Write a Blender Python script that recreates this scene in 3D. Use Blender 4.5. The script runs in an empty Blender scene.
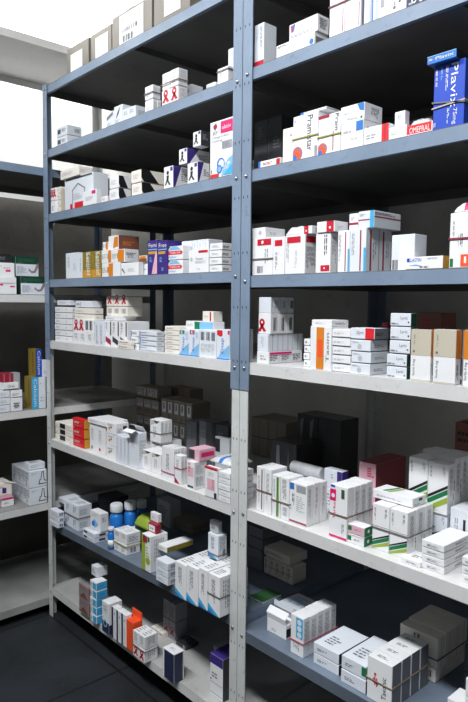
import bpy, bmesh, math, random
from mathutils import Vector, Matrix
random.seed(7)
scene = bpy.context.scene
COL = scene.collection
# ------------------------------------------------------------------ camera (metres; X along the main racks, Y into them, Z up)
FOC = 632.37
YAW, PIT, ROLL = 0.8368, 0.0758, 0.0098
EYE = Vector((2.6703, -1.2717, 1.45))
FW = Vector((-math.sin(YAW)*math.cos(PIT), math.cos(YAW)*math.cos(PIT), -math.sin(PIT)))
_r = Vector((math.cos(YAW), math.sin(YAW), 0)); _u = _r.cross(FW)
RT = _r*math.cos(ROLL) + _u*math.sin(ROLL)
UP = -_r*math.sin(ROLL) + _u*math.cos(ROLL)
def along(P, v, px):
    """distance t so that P + t v stands in the photo's column px"""
    k = (px-234)/FOC; d = P-EYE
    return (k*d.dot(FW)-d.dot(RT))/(v.dot(RT)-k*v.dot(FW))
def rise(P, py):
    k = (351-py)/FOC; d = P-EYE; v = Vector((0, 0, 1))
    return (k*d.dot(FW)-d.dot(UP))/(v.dot(UP)-k*v.dot(FW))
def on_plane(px, py, z):
    d = FW+RT*(px-234)/FOC-UP*(py-351)/FOC
    return EYE+d*((z-EYE.z)/d.z)

# ------------------------------------------------------------------ materials
def lin(c):
    c /= 255.0
    return c/12.92 if c <= .04045 else ((c+.055)/1.055)**2.4
def rgb(h): return tuple(lin(int(h[i:i+2], 16)) for i in (0, 2, 4))
MATS = {}
def paint(name, base, rough=.5, var=.06, scale=9, metal=0, bump=0, spots=0, spotcol=None, spec=.5):
    m = bpy.data.materials.new(name); m.use_nodes = True
    nt = m.node_tree; p = nt.nodes['Principled BSDF']
    p.inputs['Roughness'].default_value = rough; p.inputs['Metallic'].default_value = metal
    p.inputs['Specular IOR Level'].default_value = spec
    tc = nt.nodes.new('ShaderNodeTexCoord'); nz = nt.nodes.new('ShaderNodeTexNoise')
    nz.inputs['Scale'].default_value = scale; nz.inputs['Detail'].default_value = 5
    nt.links.new(tc.outputs['Object'], nz.inputs['Vector'])
    r = nt.nodes.new('ShaderNodeValToRGB'); e = r.color_ramp.elements
    e[0].position, e[1].position = .3, .7
    e[0].color = (*[c*(1-var) for c in base], 1); e[1].color = (*[min(1, c*(1+var)) for c in base], 1)
    nt.links.new(nz.outputs['Fac'], r.inputs['Fac'])
    out = r.outputs['Color']
    if spots:
        n2 = nt.nodes.new('ShaderNodeTexNoise'); n2.inputs['Scale'].default_value = scale*6; n2.inputs['Detail'].default_value = 8
        n2.inputs['Roughness'].default_value = .7
        nt.links.new(tc.outputs['Object'], n2.inputs['Vector'])
        r2 = nt.nodes.new('ShaderNodeValToRGB'); r2.color_ramp.elements[0].position = .58; r2.color_ramp.elements[1].position = .70
        r2.color_ramp.elements[0].color = (0, 0, 0, 1); r2.color_ramp.elements[1].color = (spots, spots, spots, 1)
        nt.links.new(n2.outputs['Fac'], r2.inputs['Fac'])
        mx = nt.nodes.new('ShaderNodeMixRGB'); nt.links.new(r2.outputs['Color'], mx.inputs['Fac'])
        nt.links.new(out, mx.inputs['Color1']); mx.inputs['Color2'].default_value = (*spotcol, 1)
        out = mx.outputs['Color']
    nt.links.new(out, p.inputs['Base Color'])
    if bump:
        n3 = nt.nodes.new('ShaderNodeTexNoise'); n3.inputs['Scale'].default_value = scale*12; n3.inputs['Detail'].default_value = 6
        nt.links.new(tc.outputs['Object'], n3.inputs['Vector'])
        b = nt.nodes.new('ShaderNodeBump'); b.inputs['Strength'].default_value = bump; b.inputs['Distance'].default_value = .004
        nt.links.new(n3.outputs['Fac'], b.inputs['Height']); nt.links.new(b.outputs['Normal'], p.inputs['Normal'])
    return m
INK = dict(w='e9eaec', c='dde2ea', m='ece6dc', g='b9bdc2', k='16171b', n='232a4a', r='c4122f', R='d8222a', p='d9156a', P='dfb0be',
           b='2a72c2', B='1b46b8', s='7fb9e6', t='3fa9dc', y='c9962f', o='d8801f', G='0d7443', l='97ad3a', d='2f5a35', v='3b2a7c', a='6d7076',
           h='9a9da3', z='c2bba9', e='9c1f3a', u='7a4a3c', O='f0562a', q='8f7f84', Y='8c7a2a', i='3b3d42', D='0f3b2c', x='8a8174', H='7b756a', f='b26a70', M='8a4248')
def ink(c):
    if c not in MATS:
        MATS[c] = paint('print_'+INK[c]+c, rgb(INK[c]), .48, .03, 14)
    return MATS[c]
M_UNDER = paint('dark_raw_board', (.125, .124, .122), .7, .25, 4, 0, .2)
M_BLUE = paint('blue_grey_paint', (.195, .26, .355), .42, .12, 5, 0, .12, .5, (.10, .12, .16))
M_WHITE = paint('white_shelf_paint', (.66, .66, .655), .45, .06, 5, 0, .08, .45, (.33, .32, .30))
M_POSTW = paint('pale_grey_post_paint', (.60, .62, .61), .45, .10, 8, 0, .08, .6, (.2, .2, .19))
M_STEEL = paint('bolt_steel', (.5, .5, .52), .3, .1, 30, .9)
M_WALL_UP = paint('white_wall_paint', (.86, .86, .85), .8, .02, 2, 0, .1)
M_WALL_LO = paint('shade_grey_plaster', (.17, .165, .15), .9, .25, 3, 0, .5, .35, (.10, .10, .09))  # left wall's shade below the split, put into a dark grey
M_DULL = paint('shaded_deck_white', (.42, .42, .41), .6, .2, 5, 0, .1, .45, (.22, .22, .21))  # bottom decks' interior shade put into a duller white
M_BLUE_DEEP = paint('deep_blue_grey_paint', (.15, .19, .25), .45, .2, 5, 0, .12, .5, (.07, .085, .11))  # darker, more mottled blue grey for the seventh shelf's deck
M_DARKDECK = paint('shaded_corner_deck', (.26, .26, .25), .65, .25, 5, 0, .1, .45, (.14, .14, .13))  # corner rack decks: the shadow on them is put into the colour
M_WALL = paint('white_plaster', (.72, .71, .68), .9, .14, 3, 0, .5, .35, (.36, .35, .33))
M_SHADELOW = paint('shaded_bottom_shelf', (.30, .31, .30), .7, .3, 4, 0, .15, .5, (.15, .15, .15))  # corner rack's bottom shelf, its shade put into a grey base
M_UNSEEN = paint('dark_wall_paint', (.09, .09, .085), .9, .1, 2)
M_LIPSHADE = paint('shaded_lip_blue_grey', (.10, .125, .16), .5, .2, 5, 0, .1, .4, (.05, .06, .07))  # low front lips catch less light, put into a darker blue grey
M_CEIL = paint('ceiling_white', (.8, .8, .8), .8, .03, 2)
M_BAND = paint('rubber', (.20, .12, .10), .6, .1)
M_BANDP = paint('pink_rubber', (.55, .12, .17), .6, .1)
M_BANDO = paint('olive_rubber', (.36, .33, .08), .6, .1)
M_BANDG = paint('grey_rubber', (.16, .15, .14), .6, .1)
M_FOIL = paint('crinkled_film', (.66, .68, .70), .22, .12, 25, 0, .8)
M_DFILM = paint('dark_shrink_film', (.035, .038, .042), .12, .3, 18, 0, 1.2)

def clear_film():
    m = bpy.data.materials.new('clear_shrink_film'); m.use_nodes = True
    nt = m.node_tree; p = nt.nodes['Principled BSDF']
    p.inputs['Base Color'].default_value = (.75, .77, .80, 1); p.inputs['Roughness'].default_value = .25
    return m
def floor_mat():
    m = paint('dark_slate_tile', (.018, .021, .025), .5, .35, 3, 0, .3, .5, (.045, .05, .055))
    nt = m.node_tree; p = nt.nodes['Principled BSDF']
    src = p.inputs['Base Color'].links[0].from_socket
    tc = nt.nodes.new('ShaderNodeTexCoord'); mp = nt.nodes.new('ShaderNodeMapping'); mp.inputs['Rotation'].default_value = (0, 0, .0)
    br = nt.nodes.new('ShaderNodeTexBrick'); br.offset = 0
    br.inputs['Scale'].default_value = 1; br.inputs['Brick Width'].default_value = .6; br.inputs['Row Height'].default_value = .6
    br.inputs['Mortar Size'].default_value = .006; br.inputs['Color1'].default_value = br.inputs['Color2'].default_value = (0, 0, 0, 1)
    br.inputs['Mortar'].default_value = (1, 1, 1, 1)
    nt.links.new(tc.outputs['Object'], mp.inputs['Vector']); nt.links.new(mp.outputs['Vector'], br.inputs['Vector'])
    mx = nt.nodes.new('ShaderNodeMixRGB'); nt.links.new(br.outputs['Color'], mx.inputs['Fac'])
    nt.links.new(src, mx.inputs['Color1']); mx.inputs['Color2'].default_value = (.008, .009, .010, 1)
    nt.links.new(mx.outputs['Color'], p.inputs['Base Color'])
    return m

# ------------------------------------------------------------------ mesh helpers
def link(name, bm, mats, parent=None, loc=None, rotz=0):
    me = bpy.data.meshes.new(name); bm.normal_update(); bm.to_mesh(me); bm.free()
    for m in mats: me.materials.append(m)
    o = bpy.data.objects.new(name, me); COL.objects.link(o)
    if parent is not None: o.parent = parent
    if loc is not None: o.location = loc
    o.rotation_euler.z = rotz
    return o
def empty(name, loc=(0, 0, 0), rotz=0):
    o = bpy.data.objects.new(name, None); COL.objects.link(o); o.location = loc; o.rotation_euler.z = rotz; o.empty_display_size = .05
    return o
def tag(o, label=None, cat=None, group=None, kind=None):
    if label: o['label'] = label
    if cat: o['category'] = cat
    if group: o['group'] = group
    if kind: o['kind'] = kind
    return o
def cuboid(bm, x0, y0, z0, x1, y1, z1, mi=0, bev=0):
    vs = [bm.verts.new(p) for p in ((x0, y0, z0), (x1, y0, z0), (x1, y1, z0), (x0, y1, z0), (x0, y0, z1), (x1, y0, z1), (x1, y1, z1), (x0, y1, z1))]
    fs = [bm.faces.new([vs[i] for i in q]) for q in ((3, 2, 1, 0), (4, 5, 6, 7), (0, 1, 5, 4), (1, 2, 6, 5), (2, 3, 7, 6), (3, 0, 4, 7))]
    for f in fs: f.material_index = mi
    if bev:
        es = list({e for f in fs for e in f.edges})
        r = bmesh.ops.bevel(bm, geom=es, offset=bev, segments=2, affect='EDGES', profile=.6)
        for f in r['faces']: f.material_index = mi
def disc_pts(n=16): return [(math.cos(2*math.pi*i/n), math.sin(2*math.pi*i/n)) for i in range(n)]
def lathe(bm, prof, cx=0, cy=0, n=20, mi=0):
    rings = []
    for r, z in prof:
        rings.append([bm.verts.new((cx+max(r, .0004)*c, cy+max(r, .0004)*s, z)) for c, s in disc_pts(n)])
    for a, b in zip(rings, rings[1:]):
        for i in range(n):
            f = bm.faces.new((a[i], a[(i+1) % n], b[(i+1) % n], b[i])); f.material_index = mi; f.smooth = True
    f = bm.faces.new(rings[0][::-1]); f.material_index = mi
    f = bm.faces.new(rings[-1]); f.material_index = mi

# ------------------------------------------------------------------ lettering: glyph outlines scaled into a unit square
GLYPH = {}
def glyphs(s):
    if s not in GLYPH:
        cu = bpy.data.curves.new('lettering', 'FONT'); cu.body = s; cu.resolution_u = 3
        o = bpy.data.objects.new('lettering', cu); COL.objects.link(o); bpy.context.view_layer.update()
        dg = bpy.context.evaluated_depsgraph_get(); ev = o.evaluated_get(dg); me = ev.to_mesh()
        vs = [(v.co.x, v.co.y) for v in me.vertices]; fs = [tuple(p.vertices) for p in me.polygons]
        ev.to_mesh_clear(); bpy.data.objects.remove(o); bpy.data.curves.remove(cu)
        x0 = min(v[0] for v in vs); x1 = max(v[0] for v in vs); y0 = min(v[1] for v in vs); y1 = max(v[1] for v in vs)
        GLYPH[s] = ([((x-x0)/(x1-x0), (y-y0)/(y1-y0)) for x, y in vs], fs)
    return GLYPH[s]

# printing on a box face.  Faces: f front, r right side, l left side, t top.  (u, v) run 0..1 across and up the face.
def S(f, u0, v0, u1, v1, c): return ('poly', f, [(u0, v0), (u1, v0), (u1, v1), (u0, v1)], c)
def PG(f, pts, c): return ('poly', f, pts, c)
def CI(f, u, v, r, c): return ('circ', f, u, v, r, c)
def TX(f, u0, v0, u1, v1, s, c, rot=0): return ('text', f, u0, v0, u1, v1, s, c, rot)
def LN(f, u0, v0, u1, v1, n, c='h', vert=0): return ('lines', f, u0, v0, u1, v1, n, c, vert)
def BC(f, u0, v0, u1, v1, c='i'): return ('bars', f, u0, v0, u1, v1, c)
def MAN(f, u, v, s, c='r'): return ('man', f, u, v, s, c)
def draw(bm, dims, deco, slots):
    w, d, h = dims; E = .0005
    def slot(c):
        if c not in slots: slots.append(c)
        return slots.index(c)
    def P(f, u, v, e=E):
        if f == 'f': return (u*w, -e, v*h)
        if f == 'r': return (w+e, u*d, v*h)
        if f == 'l': return (-e, d-u*d, v*h)
        return (u*w, v*d, h+e)
    def size(f): return {'f': (w, h), 'r': (d, h), 'l': (d, h), 't': (w, d)}[f]
    def poly(f, pts, c, e=E):
        try: fc = bm.faces.new([bm.verts.new(P(f, u, v, e)) for u, v in pts]); fc.material_index = slot(c)
        except ValueError: pass
    lvl = 0
    for it in deco:
        lvl += 1; e = E+lvl*.00004
        k, f = it[0], it[1]; sw, sh = size(f)
        if k == 'poly': poly(f, it[2], it[3], e)
        elif k == 'circ':
            _, _, u, v, r, c = it; poly(f, [(min(.995, max(.005, u+r*x*min(sw, sh)/sw)), min(.995, max(.005, v+r*y*min(sw, sh)/sh))) for x, y in disc_pts(14)], c, e)
        elif k == 'lines':
            _, _, u0, v0, u1, v1, n, c, vert = it
            n *= 2
            for i in range(n):                      # each row of print is a run of words
                q = random.uniform(.5, 1); t = 0; ln = (v1-v0)*sh if vert else (u1-u0)*sw
                while t < q:
                    g = min(q-t, max(.10, random.uniform(.006, .016)/max(ln, .01)))
                    if vert:
                        a = u0+(u1-u0)*(i+.25)/n; b = u0+(u1-u0)*(i+.72)/n
                        poly(f, [(a, v1-(v1-v0)*(t+g)), (b, v1-(v1-v0)*(t+g)), (b, v1-(v1-v0)*t), (a, v1-(v1-v0)*t)], c, e)
                    else:
                        a = v0+(v1-v0)*(i+.25)/n; b = v0+(v1-v0)*(i+.72)/n
                        poly(f, [(u0+(u1-u0)*t, a), (u0+(u1-u0)*(t+g), a), (u0+(u1-u0)*(t+g), b), (u0+(u1-u0)*t, b)], c, e)
                    t += g+max(.025, .003/max(ln, .01))
        elif k == 'bars':
            _, _, u0, v0, u1, v1, c = it; n = 8
            for i in range(n):
                a = u0+(u1-u0)*i/n; b = a+(u1-u0)/n*random.choice((.35, .5, .7)); poly(f, [(a, v0), (b, v0), (b, v1), (a, v1)], c, e)
        elif k == 'man':
            _, _, u, v, s, c = it; m = min(sw, sh)*s; X = lambda q: u+q*m/sw; Z = lambda q: v+q*m/sh
            pp = lambda L: [(X(a), Z(b)) for a, b in L]
            poly(f, pp([(.46*x, .45+.46*y) for x, y in disc_pts(12)]), c, e)
            poly(f, pp([(.15*x, .5+.15*y) for x, y in disc_pts(10)]), 'w', e+.00004)
            poly(f, pp([(-.05, .25), (-.72, -.55), (-.25, -.62), (.2, .05)]), c, e)
            poly(f, pp([(.05, .25), (-.2, .05), (.25, -.62), (.72, -.55)]), c, e)
        elif k == 'text':
            _, _, u0, v0, u1, v1, s, c, rot = it; vs, fs = glyphs(s); si = slot(c)
            def tr(x, y):
                if rot == 90: x, y = 1-y, x
                elif rot == -90: x, y = y, 1-x
                return P(f, u0+(u1-u0)*x, v0+(v1-v0)*y, e)
            bv = [bm.verts.new(tr(x, y)) for x, y in vs]
            for q in fs:
                try: fc = bm.faces.new([bv[i] for i in q]); fc.material_index = si
                except ValueError: pass
            if 1:
                pass
def carton_bm(w, d, h, col, deco, extra=None):
    bm = bmesh.new(); slots = [col]
    cuboid(bm, 0, 0, 0, w, d, h, 0, min(.0014, w*.08, h*.08, d*.08))
    base = len(bm.faces)
    draw(bm, (w, d, h), deco, slots)
    bm.faces.ensure_lookup_table(); bm.normal_update()
    cx, cy, cz = w/2, d/2, h/2
    for fc in bm.faces[base:]:
        c = fc.calc_center_median(); n = fc.normal
        if n.dot(Vector((c.x-cx, c.y-cy, c.z-cz))) < 0 and max(abs(n.x), abs(n.y), abs(n.z)) > .9: fc.normal_flip()
    return bm, [ink(c) for c in slots]

# ------------------------------------------------------------------ shelf heights (top of each deck), m
ZL = [2.380, 2.108, 1.832, 1.546, 1.274, .829, .463, .137]
ZR = [2.380, 2.118, 1.833, 1.530, 1.275, .834, .454, .137]
ZC = [2.588, 2.036, 1.478, .966, .528, .079]
TILT = {('L', 6): .026}
def deck(bay, k, X=.62):
    z = {'L': ZL, 'R': ZR, 'C': ZC}[bay][k]
    return z+TILT.get((bay, k), 0)*(X-.62)
PLACE = {'L': 'left bay', 'R': 'right bay', 'C': 'corner rack'}
ORD = ['top', 'second', 'third', 'fourth', 'fifth', 'sixth', 'seventh', 'bottom']
ORDC = ['top', 'second', 'third', 'fourth', 'fifth', 'bottom']
SEQ = ['first', 'second', 'third', 'fourth', 'fifth', 'sixth', 'seventh', 'eighth', 'ninth']
LABELS = {}
GAP = .0022
class Rec: pass
LOG = []; BOXES = []
def place_words(bay, k): return '%s %s shelf' % (PLACE[bay], (ORDC if bay == 'C' else ORD)[k])
def pos_words(i, n):
    s = []
    nx, ny, nz = n
    if nz > 1:
        z = i[2]
        s.append('top' if z == nz-1 else 'bottom' if z == 0 else SEQ[z]+' up')
    if nx > 1:
        x = i[0]
        s.append('left end' if x == 0 else 'right end' if x == nx-1 else ('middle' if nx == 3 else SEQ[x]+' from left'))
    if ny > 1:
        y = i[1]
        s.append('front' if y == 0 else 'rearmost' if y == ny-1 else SEQ[y]+' back')
    return ' '.join(s)
def b(bay, k, x0, x1, yt, desc, st=(), col='w', d=.02, yb=None, x2=None, xl=None, dep=None, n=(1, 1, 1), rot=0, on=None, z=None, h=None,
      name='medicine_box', cat='medicine box', group=None, jit=.6, tilt=None, w=None, back=0, mat=None, lift=0, rag=.012):
    """cartons in a block n = (across, deep, high) whose front lower edge runs between photo columns x0 and x1 and whose front upper left corner is at row yt"""
    th = math.radians(rot+(90 if bay == 'C' else 0))
    v = Vector((math.cos(th), math.sin(th), 0)); dv = Vector((-math.sin(th), math.cos(th), 0))
    zb = (on.top+.0006) if on is not None else (z if z is not None else deck(bay, k)+.0006)
    def locate(zb):
        if yb is not None: P = on_plane(x0, yb, zb)
        elif bay == 'C':
            P = Vector((-d, 0, zb)); P = P+Vector((0, 1, 0))*along(P, Vector((0, 1, 0)), x0)
        else:
            P = Vector((0, d, zb)); P = P+Vector((1, 0, 0))*along(P, Vector((1, 0, 0)), x0)
        return P
    P = locate(zb)
    if on is None and z is None and (bay, k) in TILT:
        zb = deck(bay, k, P.x+.05)+.0015; P = locate(zb)
    P.z += lift; zb += lift
    W = w if w else along(P, v, x1)
    H = h if h else rise(P, yt)
    if dep is None:
        if x2 is not None: D = along(P+v*W, dv, x2)
        elif xl is not None: D = along(P, dv, xl)
        else: D = .10
    else: D = dep
    if back: P = P+dv*back
    nx, ny, nz = n
    r = Rec(); r.P, r.W, r.D, r.H, r.v, r.dv, r.top, r.bay, r.k, r.rot, r.d = P, W, D, H, v, dv, zb+H, bay, k, th, d
    LOG.append((bay, k, desc, round(P.x, 3), round(P.y, 3), round(W/nx, 3), round(D/ny, 3), round(H/nz, 3), n))
    cw, cd, ch = W/nx-GAP*(nx > 1), D/ny-GAP*(ny > 1), H/nz-min(.0026, .1*H/nz)*(nz > 1)
    first = {}; r.objs = []
    for iz in range(nz):
        for iy in range(ny):
            for ix in range(nx):
                dd = st(ix, iy, iz) if callable(st) else st
                key = repr(dd)
                c2 = col[(ix+iy+iz) % len(col)] if len(col) > 1 else col
                key += c2
                j = math.radians(random.uniform(-jit, jit)) if (nz > 1 or nx == 1) else 0
                loc = P+v*(ix*W/nx)+dv*(iy*D/ny)+Vector((0, 0, iz*H/nz))
                if nz > 1: loc += dv*random.uniform(0, .003)+v*random.uniform(-.001, .001)
                if key not in first:
                    bm, ms = carton_bm(cw, cd, ch, c2, dd)
                    if mat: ms[0] = mat
                    o = link(name, bm, ms); first[key] = o
                else:
                    o = first[key].copy(); COL.objects.link(o)
                if ny > 1 or (nx > 2 and nz == 1):
                    loc = loc+v*random.uniform(-.06, .06)*rag*cw*4+dv*random.uniform(-.04, .04)*rag*cd*4
                    o.scale.z = 1-random.uniform(0, rag*1.6)
                o.location = loc; o.rotation_euler = (math.radians(tilt[0]) if tilt else 0, math.radians(tilt[1]) if tilt else 0, th+j)
                lab = [desc]
                pw = pos_words((ix, iy, iz), n)
                if pw: lab.append(pw)
                lab.append(place_words(bay, k))
                lab = ', '.join(lab)
                tag(o, lab, cat)
                if nx*ny*nz > 1: o['group'] = group or ('%s, %s' % (desc, place_words(bay, k)))
                elif group: o['group'] = group
                if lab in LABELS: print('DUP LABEL', lab)
                if not 4 <= len(lab.replace(',', '').split()) <= 16: print('LABEL LEN', len(lab.replace(',', '').split()), lab)
                LABELS[lab] = 1
                r.objs.append(o); BOXES.append(o)
    return r
def band(r, py, desc, mat=None, back=None, dy=0):
    """a rubber band round a bundle"""
    Q = Vector(r.P); Q.z = 0; zz = rise(Q, py) if back is None else back
    zz = max(r.P.z+.004, min(r.top-.004, zz))
    t, g, hh = .0012, .0016, .0016
    bm = bmesh.new(); W, D = r.W, r.D
    outer = [(-g-t, -g-t), (W+g+t, -g-t), (W+g+t, D+g+t), (-g-t, D+g+t)]; inner = [(-g, -g), (W+g, -g), (W+g, D+g), (-g, D+g)]
    rings = []
    for pts, z0 in ((outer, -hh), (outer, hh), (inner, hh), (inner, -hh)):
        rings.append([bm.verts.new((x, y, z0+(dy if i in (0,) else -dy if i == 1 else 0))) for i, (x, y) in enumerate(pts)])
    for a, c in zip(rings, rings[1:]+rings[:1]):
        for i in range(4): bm.faces.new((a[i], a[(i+1) % 4], c[(i+1) % 4], c[i]))
    bmesh.ops.recalc_face_normals(bm, faces=bm.faces)
    o = link('rubber_band', bm, [mat or M_BAND], None, (r.P.x, r.P.y, zz), r.rot)
    tag(o, desc+', '+place_words(r.bay, r.k), 'rubber band', 'rubber bands round the bundles')
    return o
DEBUG = 0
SPLIT = 2.0
EXPOSURE = -0.6
LAMPS = [('fluorescent ceiling light over the aisle, nearer the corner rack', .9, -1.42, 3.2, 1.3, .25, 75, (.96, .98, 1)),
         ('fluorescent ceiling light over the aisle, nearer the camera', 2.3, -1.42, 3.2, 1.3, .25, 118, (.96, .98, 1)),
         ('fluorescent ceiling light over the corner rack, close to the side wall', -.46, .05, 3.2, .2, 1.3, 50, (1, 1, .99))]
# ------------------------------------------------------------------ the room
XW, YW, XE, YE, ZC_ = -.70, .76, 4.3, -2.7, 3.25
def slab(name, x0, y0, z0, x1, y1, z1, mats, split=None):
    bm = bmesh.new()
    if split:
        cuboid(bm, x0, y0, z0, x1, y1, split, 0); cuboid(bm, x0, y0, split, x1, y1, z1, 1)
    else: cuboid(bm, x0, y0, z0, x1, y1, z1)
    return tag(link(name, bm, mats), kind='structure')
slab('floor', XW-.1, YE-.1, -.1, XE+.1, YW+.1, 0, [floor_mat()])
slab('wall_left', XW-.1, YE-.1, 0, XW, YW+.1, ZC_, [M_WALL_LO, M_WALL_UP], SPLIT)
slab('wall_back', XW, YW, 0, XE, YW+.1, ZC_, [M_WALL])
slab('wall_right', XE, YE-.1, 0, XE+.1, YW+.1, ZC_, [M_UNSEEN])
slab('wall_front', XW, YE-.1, 0, XE, YE, ZC_, [M_UNSEEN])
slab('ceiling', XW-.1, YE-.1, ZC_, XE+.1, YW+.1, ZC_+.1, [M_CEIL])

# ------------------------------------------------------------------ racks of slotted angle posts and folded steel shelves
def l_post(x, y, sx, sy, z0, z1, wd=.040, t=.0022):
    bm = bmesh.new()
    cuboid(bm, min(x, x+sx*wd), min(y, y+sy*t), z0, max(x, x+sx*wd), max(y, y+sy*t), z1)
    cuboid(bm, min(x, x+sx*t), min(y+sy*t, y+sy*wd), z0, max(x, x+sx*t), max(y+sy*t, y+sy*wd), z1)
    return bm
def slots_on(bm, x, y, sx, sy, z0, z1, mi, wd=.040):
    z = z0+.03
    while z < z1-.02:
        for q in (.28, .72):
            cx = x+sx*wd*q; pts = [(cx+.0022*a, y-sy*.0004, z+.0045*c) for a, c in disc_pts(8)]
            f = bm.faces.new([bm.verts.new(p) for p in pts]); f.material_index = mi
        z += .16
def bolt_bm():
    bm = bmesh.new(); lathe(bm, [(.0001, .0045), (.0035, .004), (.005, .0026), (.0055, 0)], n=10)
    return bm
def shelf_bm(w, d, lip=.034, t=.0016):
    bm = bmesh.new(); cuboid(bm, 0, 0, -t, w, d, 0)
    return bm
def fold(bm, prof, w):
    a = [bm.verts.new((0, y, z)) for y, z in prof]; c = [bm.verts.new((w, y, z)) for y, z in prof]
    n = len(prof)
    for i in range(n): bm.faces.new((a[i], a[(i+1) % n], c[(i+1) % n], c[i]))
    bm.faces.new(a[::-1]); bm.faces.new(c)
    bmesh.ops.recalc_face_normals(bm, faces=bm.faces)
def rack(label, x0, w, d, zs, paints, rotz=0, loc=(0, 0), top=2.386, splice=1.247, split=True, group=None, bolts=(), lowpost=M_POSTW, gap=0, uppost=None):
    root = empty('shelving_unit', (loc[0], loc[1], 0), rotz); tag(root, label, 'shelving unit', group)
    bolt_me = None
    for (px, sx) in ((x0, 1), (x0+w, -1)):
        for (py, sy) in ((0, 1), (d, -1)):
            bm = l_post(px, py, sx, sy, 0, splice if split else top, .034 if split else .04)
            if sy == 1: slots_on(bm, px, py, sx, sy, .05, splice, 1, .034)
            p = link('post', bm, [lowpost, ink('a')], root)
            if split:
                bm = l_post(px-sx*.0024, py-sy*.0024, sx, sy, splice-.055, top, .0412)
                if sy == 1: slots_on(bm, px-sx*.0024, py-sy*.0024, sx, sy, splice, top, 1)
                u = link('post', bm, [uppost or M_BLUE, ink('i')], root); u['label'] = 'blue upper post'
            if sy == 1:
                for z in bolts:
                    par = u if split and z > splice-.06 else p
                    for q in (.55,):
                        if bolt_me is None:
                            o = link('bolt', bolt_bm(), [M_STEEL]); bolt_me = o.data
                        else:
                            o = bpy.data.objects.new('bolt', bolt_me); COL.objects.link(o)
                        o.parent = par
                        o.location = (px+sx*.04*.5, py-(.0024 if par is not p else 0)-.0002, z-.017)
                        o.rotation_euler.x = math.pi/2
    for i, (z, m) in enumerate(zip(zs, paints)):
        sw = w-.006
        s = link('shelf', shelf_bm(sw, d-.006), [M_UNDER if m is M_BLUE and z > 1.4 else M_BLUE_DEEP if m is M_BLUE else M_DARKDECK if m is M_WHITE and rotz and z < 2.3 else M_DULL if m is M_WHITE and i == 7 else m], root, (x0+.003, .003, z))
        s['label'] = ('pale painted' if m is M_WHITE else 'blue grey painted')+' steel shelf'
        if label.startswith('tall steel') and i == 6 and 'far' in label:
            s.rotation_euler.y = -math.atan(.026)
        bm = bmesh.new(); L = .034; t = .0016
        prof = [(0, -.0017), (0, -L), (.013, -L), (.013, -L+t), (t, -L+t), (t, -.0017), (t, 0)]
        fold(bm, prof[:6], sw)
        link('front_lip', bm, [M_LIPSHADE if m is M_BLUE and z < 1 else m], s)
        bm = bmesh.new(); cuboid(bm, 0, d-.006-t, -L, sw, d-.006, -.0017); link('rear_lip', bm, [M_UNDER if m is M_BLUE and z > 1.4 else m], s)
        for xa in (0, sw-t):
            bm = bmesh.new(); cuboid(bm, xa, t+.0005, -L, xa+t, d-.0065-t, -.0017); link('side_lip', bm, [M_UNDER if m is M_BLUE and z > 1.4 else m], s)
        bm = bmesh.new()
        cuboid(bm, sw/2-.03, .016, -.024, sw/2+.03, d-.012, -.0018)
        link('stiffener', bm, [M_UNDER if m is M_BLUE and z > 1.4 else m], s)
    return root
BL, WH = M_BLUE, M_WHITE
MAINP = [BL, BL, BL, BL, WH, WH, BL, WH]
zl = list(ZL); 
rack('tall steel shelving unit at the far end, seven shelves of medicine, beside the corner rack', 0, 1.287, .68, [z if i != 6 else deck('L', 6, 0.003) for i, z in enumerate(ZL)], MAINP, bolts=ZL)
rack('tall steel shelving unit standing nearer the camera, holding the large deep blue carton', 1.2895, 1.25, .68, ZR, MAINP, bolts=ZR)
# the corner rack stands against the side wall, its front in the plane X = 0
rack('low lit steel rack against the side wall, at right angles behind the blue post', -1.0, 1.60, .56, ZC, [WH, BL, WH, WH, WH, M_SHADELOW], rotz=math.pi/2, loc=(-.006, 0), top=2.59, splice=2.0, bolts=(), uppost=M_POSTW, lowpost=M_BLUE)

# ------------------------------------------------------------------ light
def lamp(label, x, y, z, sx, sy, power, col=(1, 1, 1), rotz=0):
    root = empty('ceiling_light', (x, y, z), rotz); tag(root, label, 'ceiling light', 'ceiling lights over the aisle')
    bm = bmesh.new(); cuboid(bm, -sx/2-.02, -sy/2-.02, 0, sx/2+.02, sy/2+.02, .05); link('housing', bm, [M_CEIL], root)
    em = bpy.data.materials.new('lamp_diffuser'); em.use_nodes = True
    p = em.node_tree.nodes['Principled BSDF']; p.inputs['Emission Color'].default_value = (*col, 1); p.inputs['Emission Strength'].default_value = 3
    bm = bmesh.new(); cuboid(bm, -sx/2, -sy/2, -.012, sx/2, sy/2, 0); link('diffuser', bm, [em], root)
    L = bpy.data.lights.new('lamp', 'AREA'); L.shape = 'RECTANGLE'; L.size = sx; L.size_y = sy; L.energy = power; L.color = col
    o = bpy.data.objects.new('lamp', L); COL.objects.link(o); o.location = (x, y, z-.02); o.rotation_euler.z = rotz
for a in LAMPS: lamp(*a)
wd = bpy.data.worlds.new('room_air'); scene.world = wd; wd.use_nodes = True
wd.node_tree.nodes['Background'].inputs['Color'].default_value = (.8, .9, 1, 1); wd.node_tree.nodes['Background'].inputs['Strength'].default_value = .05
cam = bpy.data.cameras.new('camera'); co = bpy.data.objects.new('camera', cam); COL.objects.link(co)
cam.sensor_fit = 'VERTICAL'; cam.sensor_height = 36; cam.lens = 36*FOC/702; cam.clip_start = .02
co.matrix_world = Matrix(((RT.x, UP.x, -FW.x, EYE.x), (RT.y, UP.y, -FW.y, EYE.y), (RT.z, UP.z, -FW.z, EYE.z), (0, 0, 0, 1)))
scene.camera = co
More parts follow.
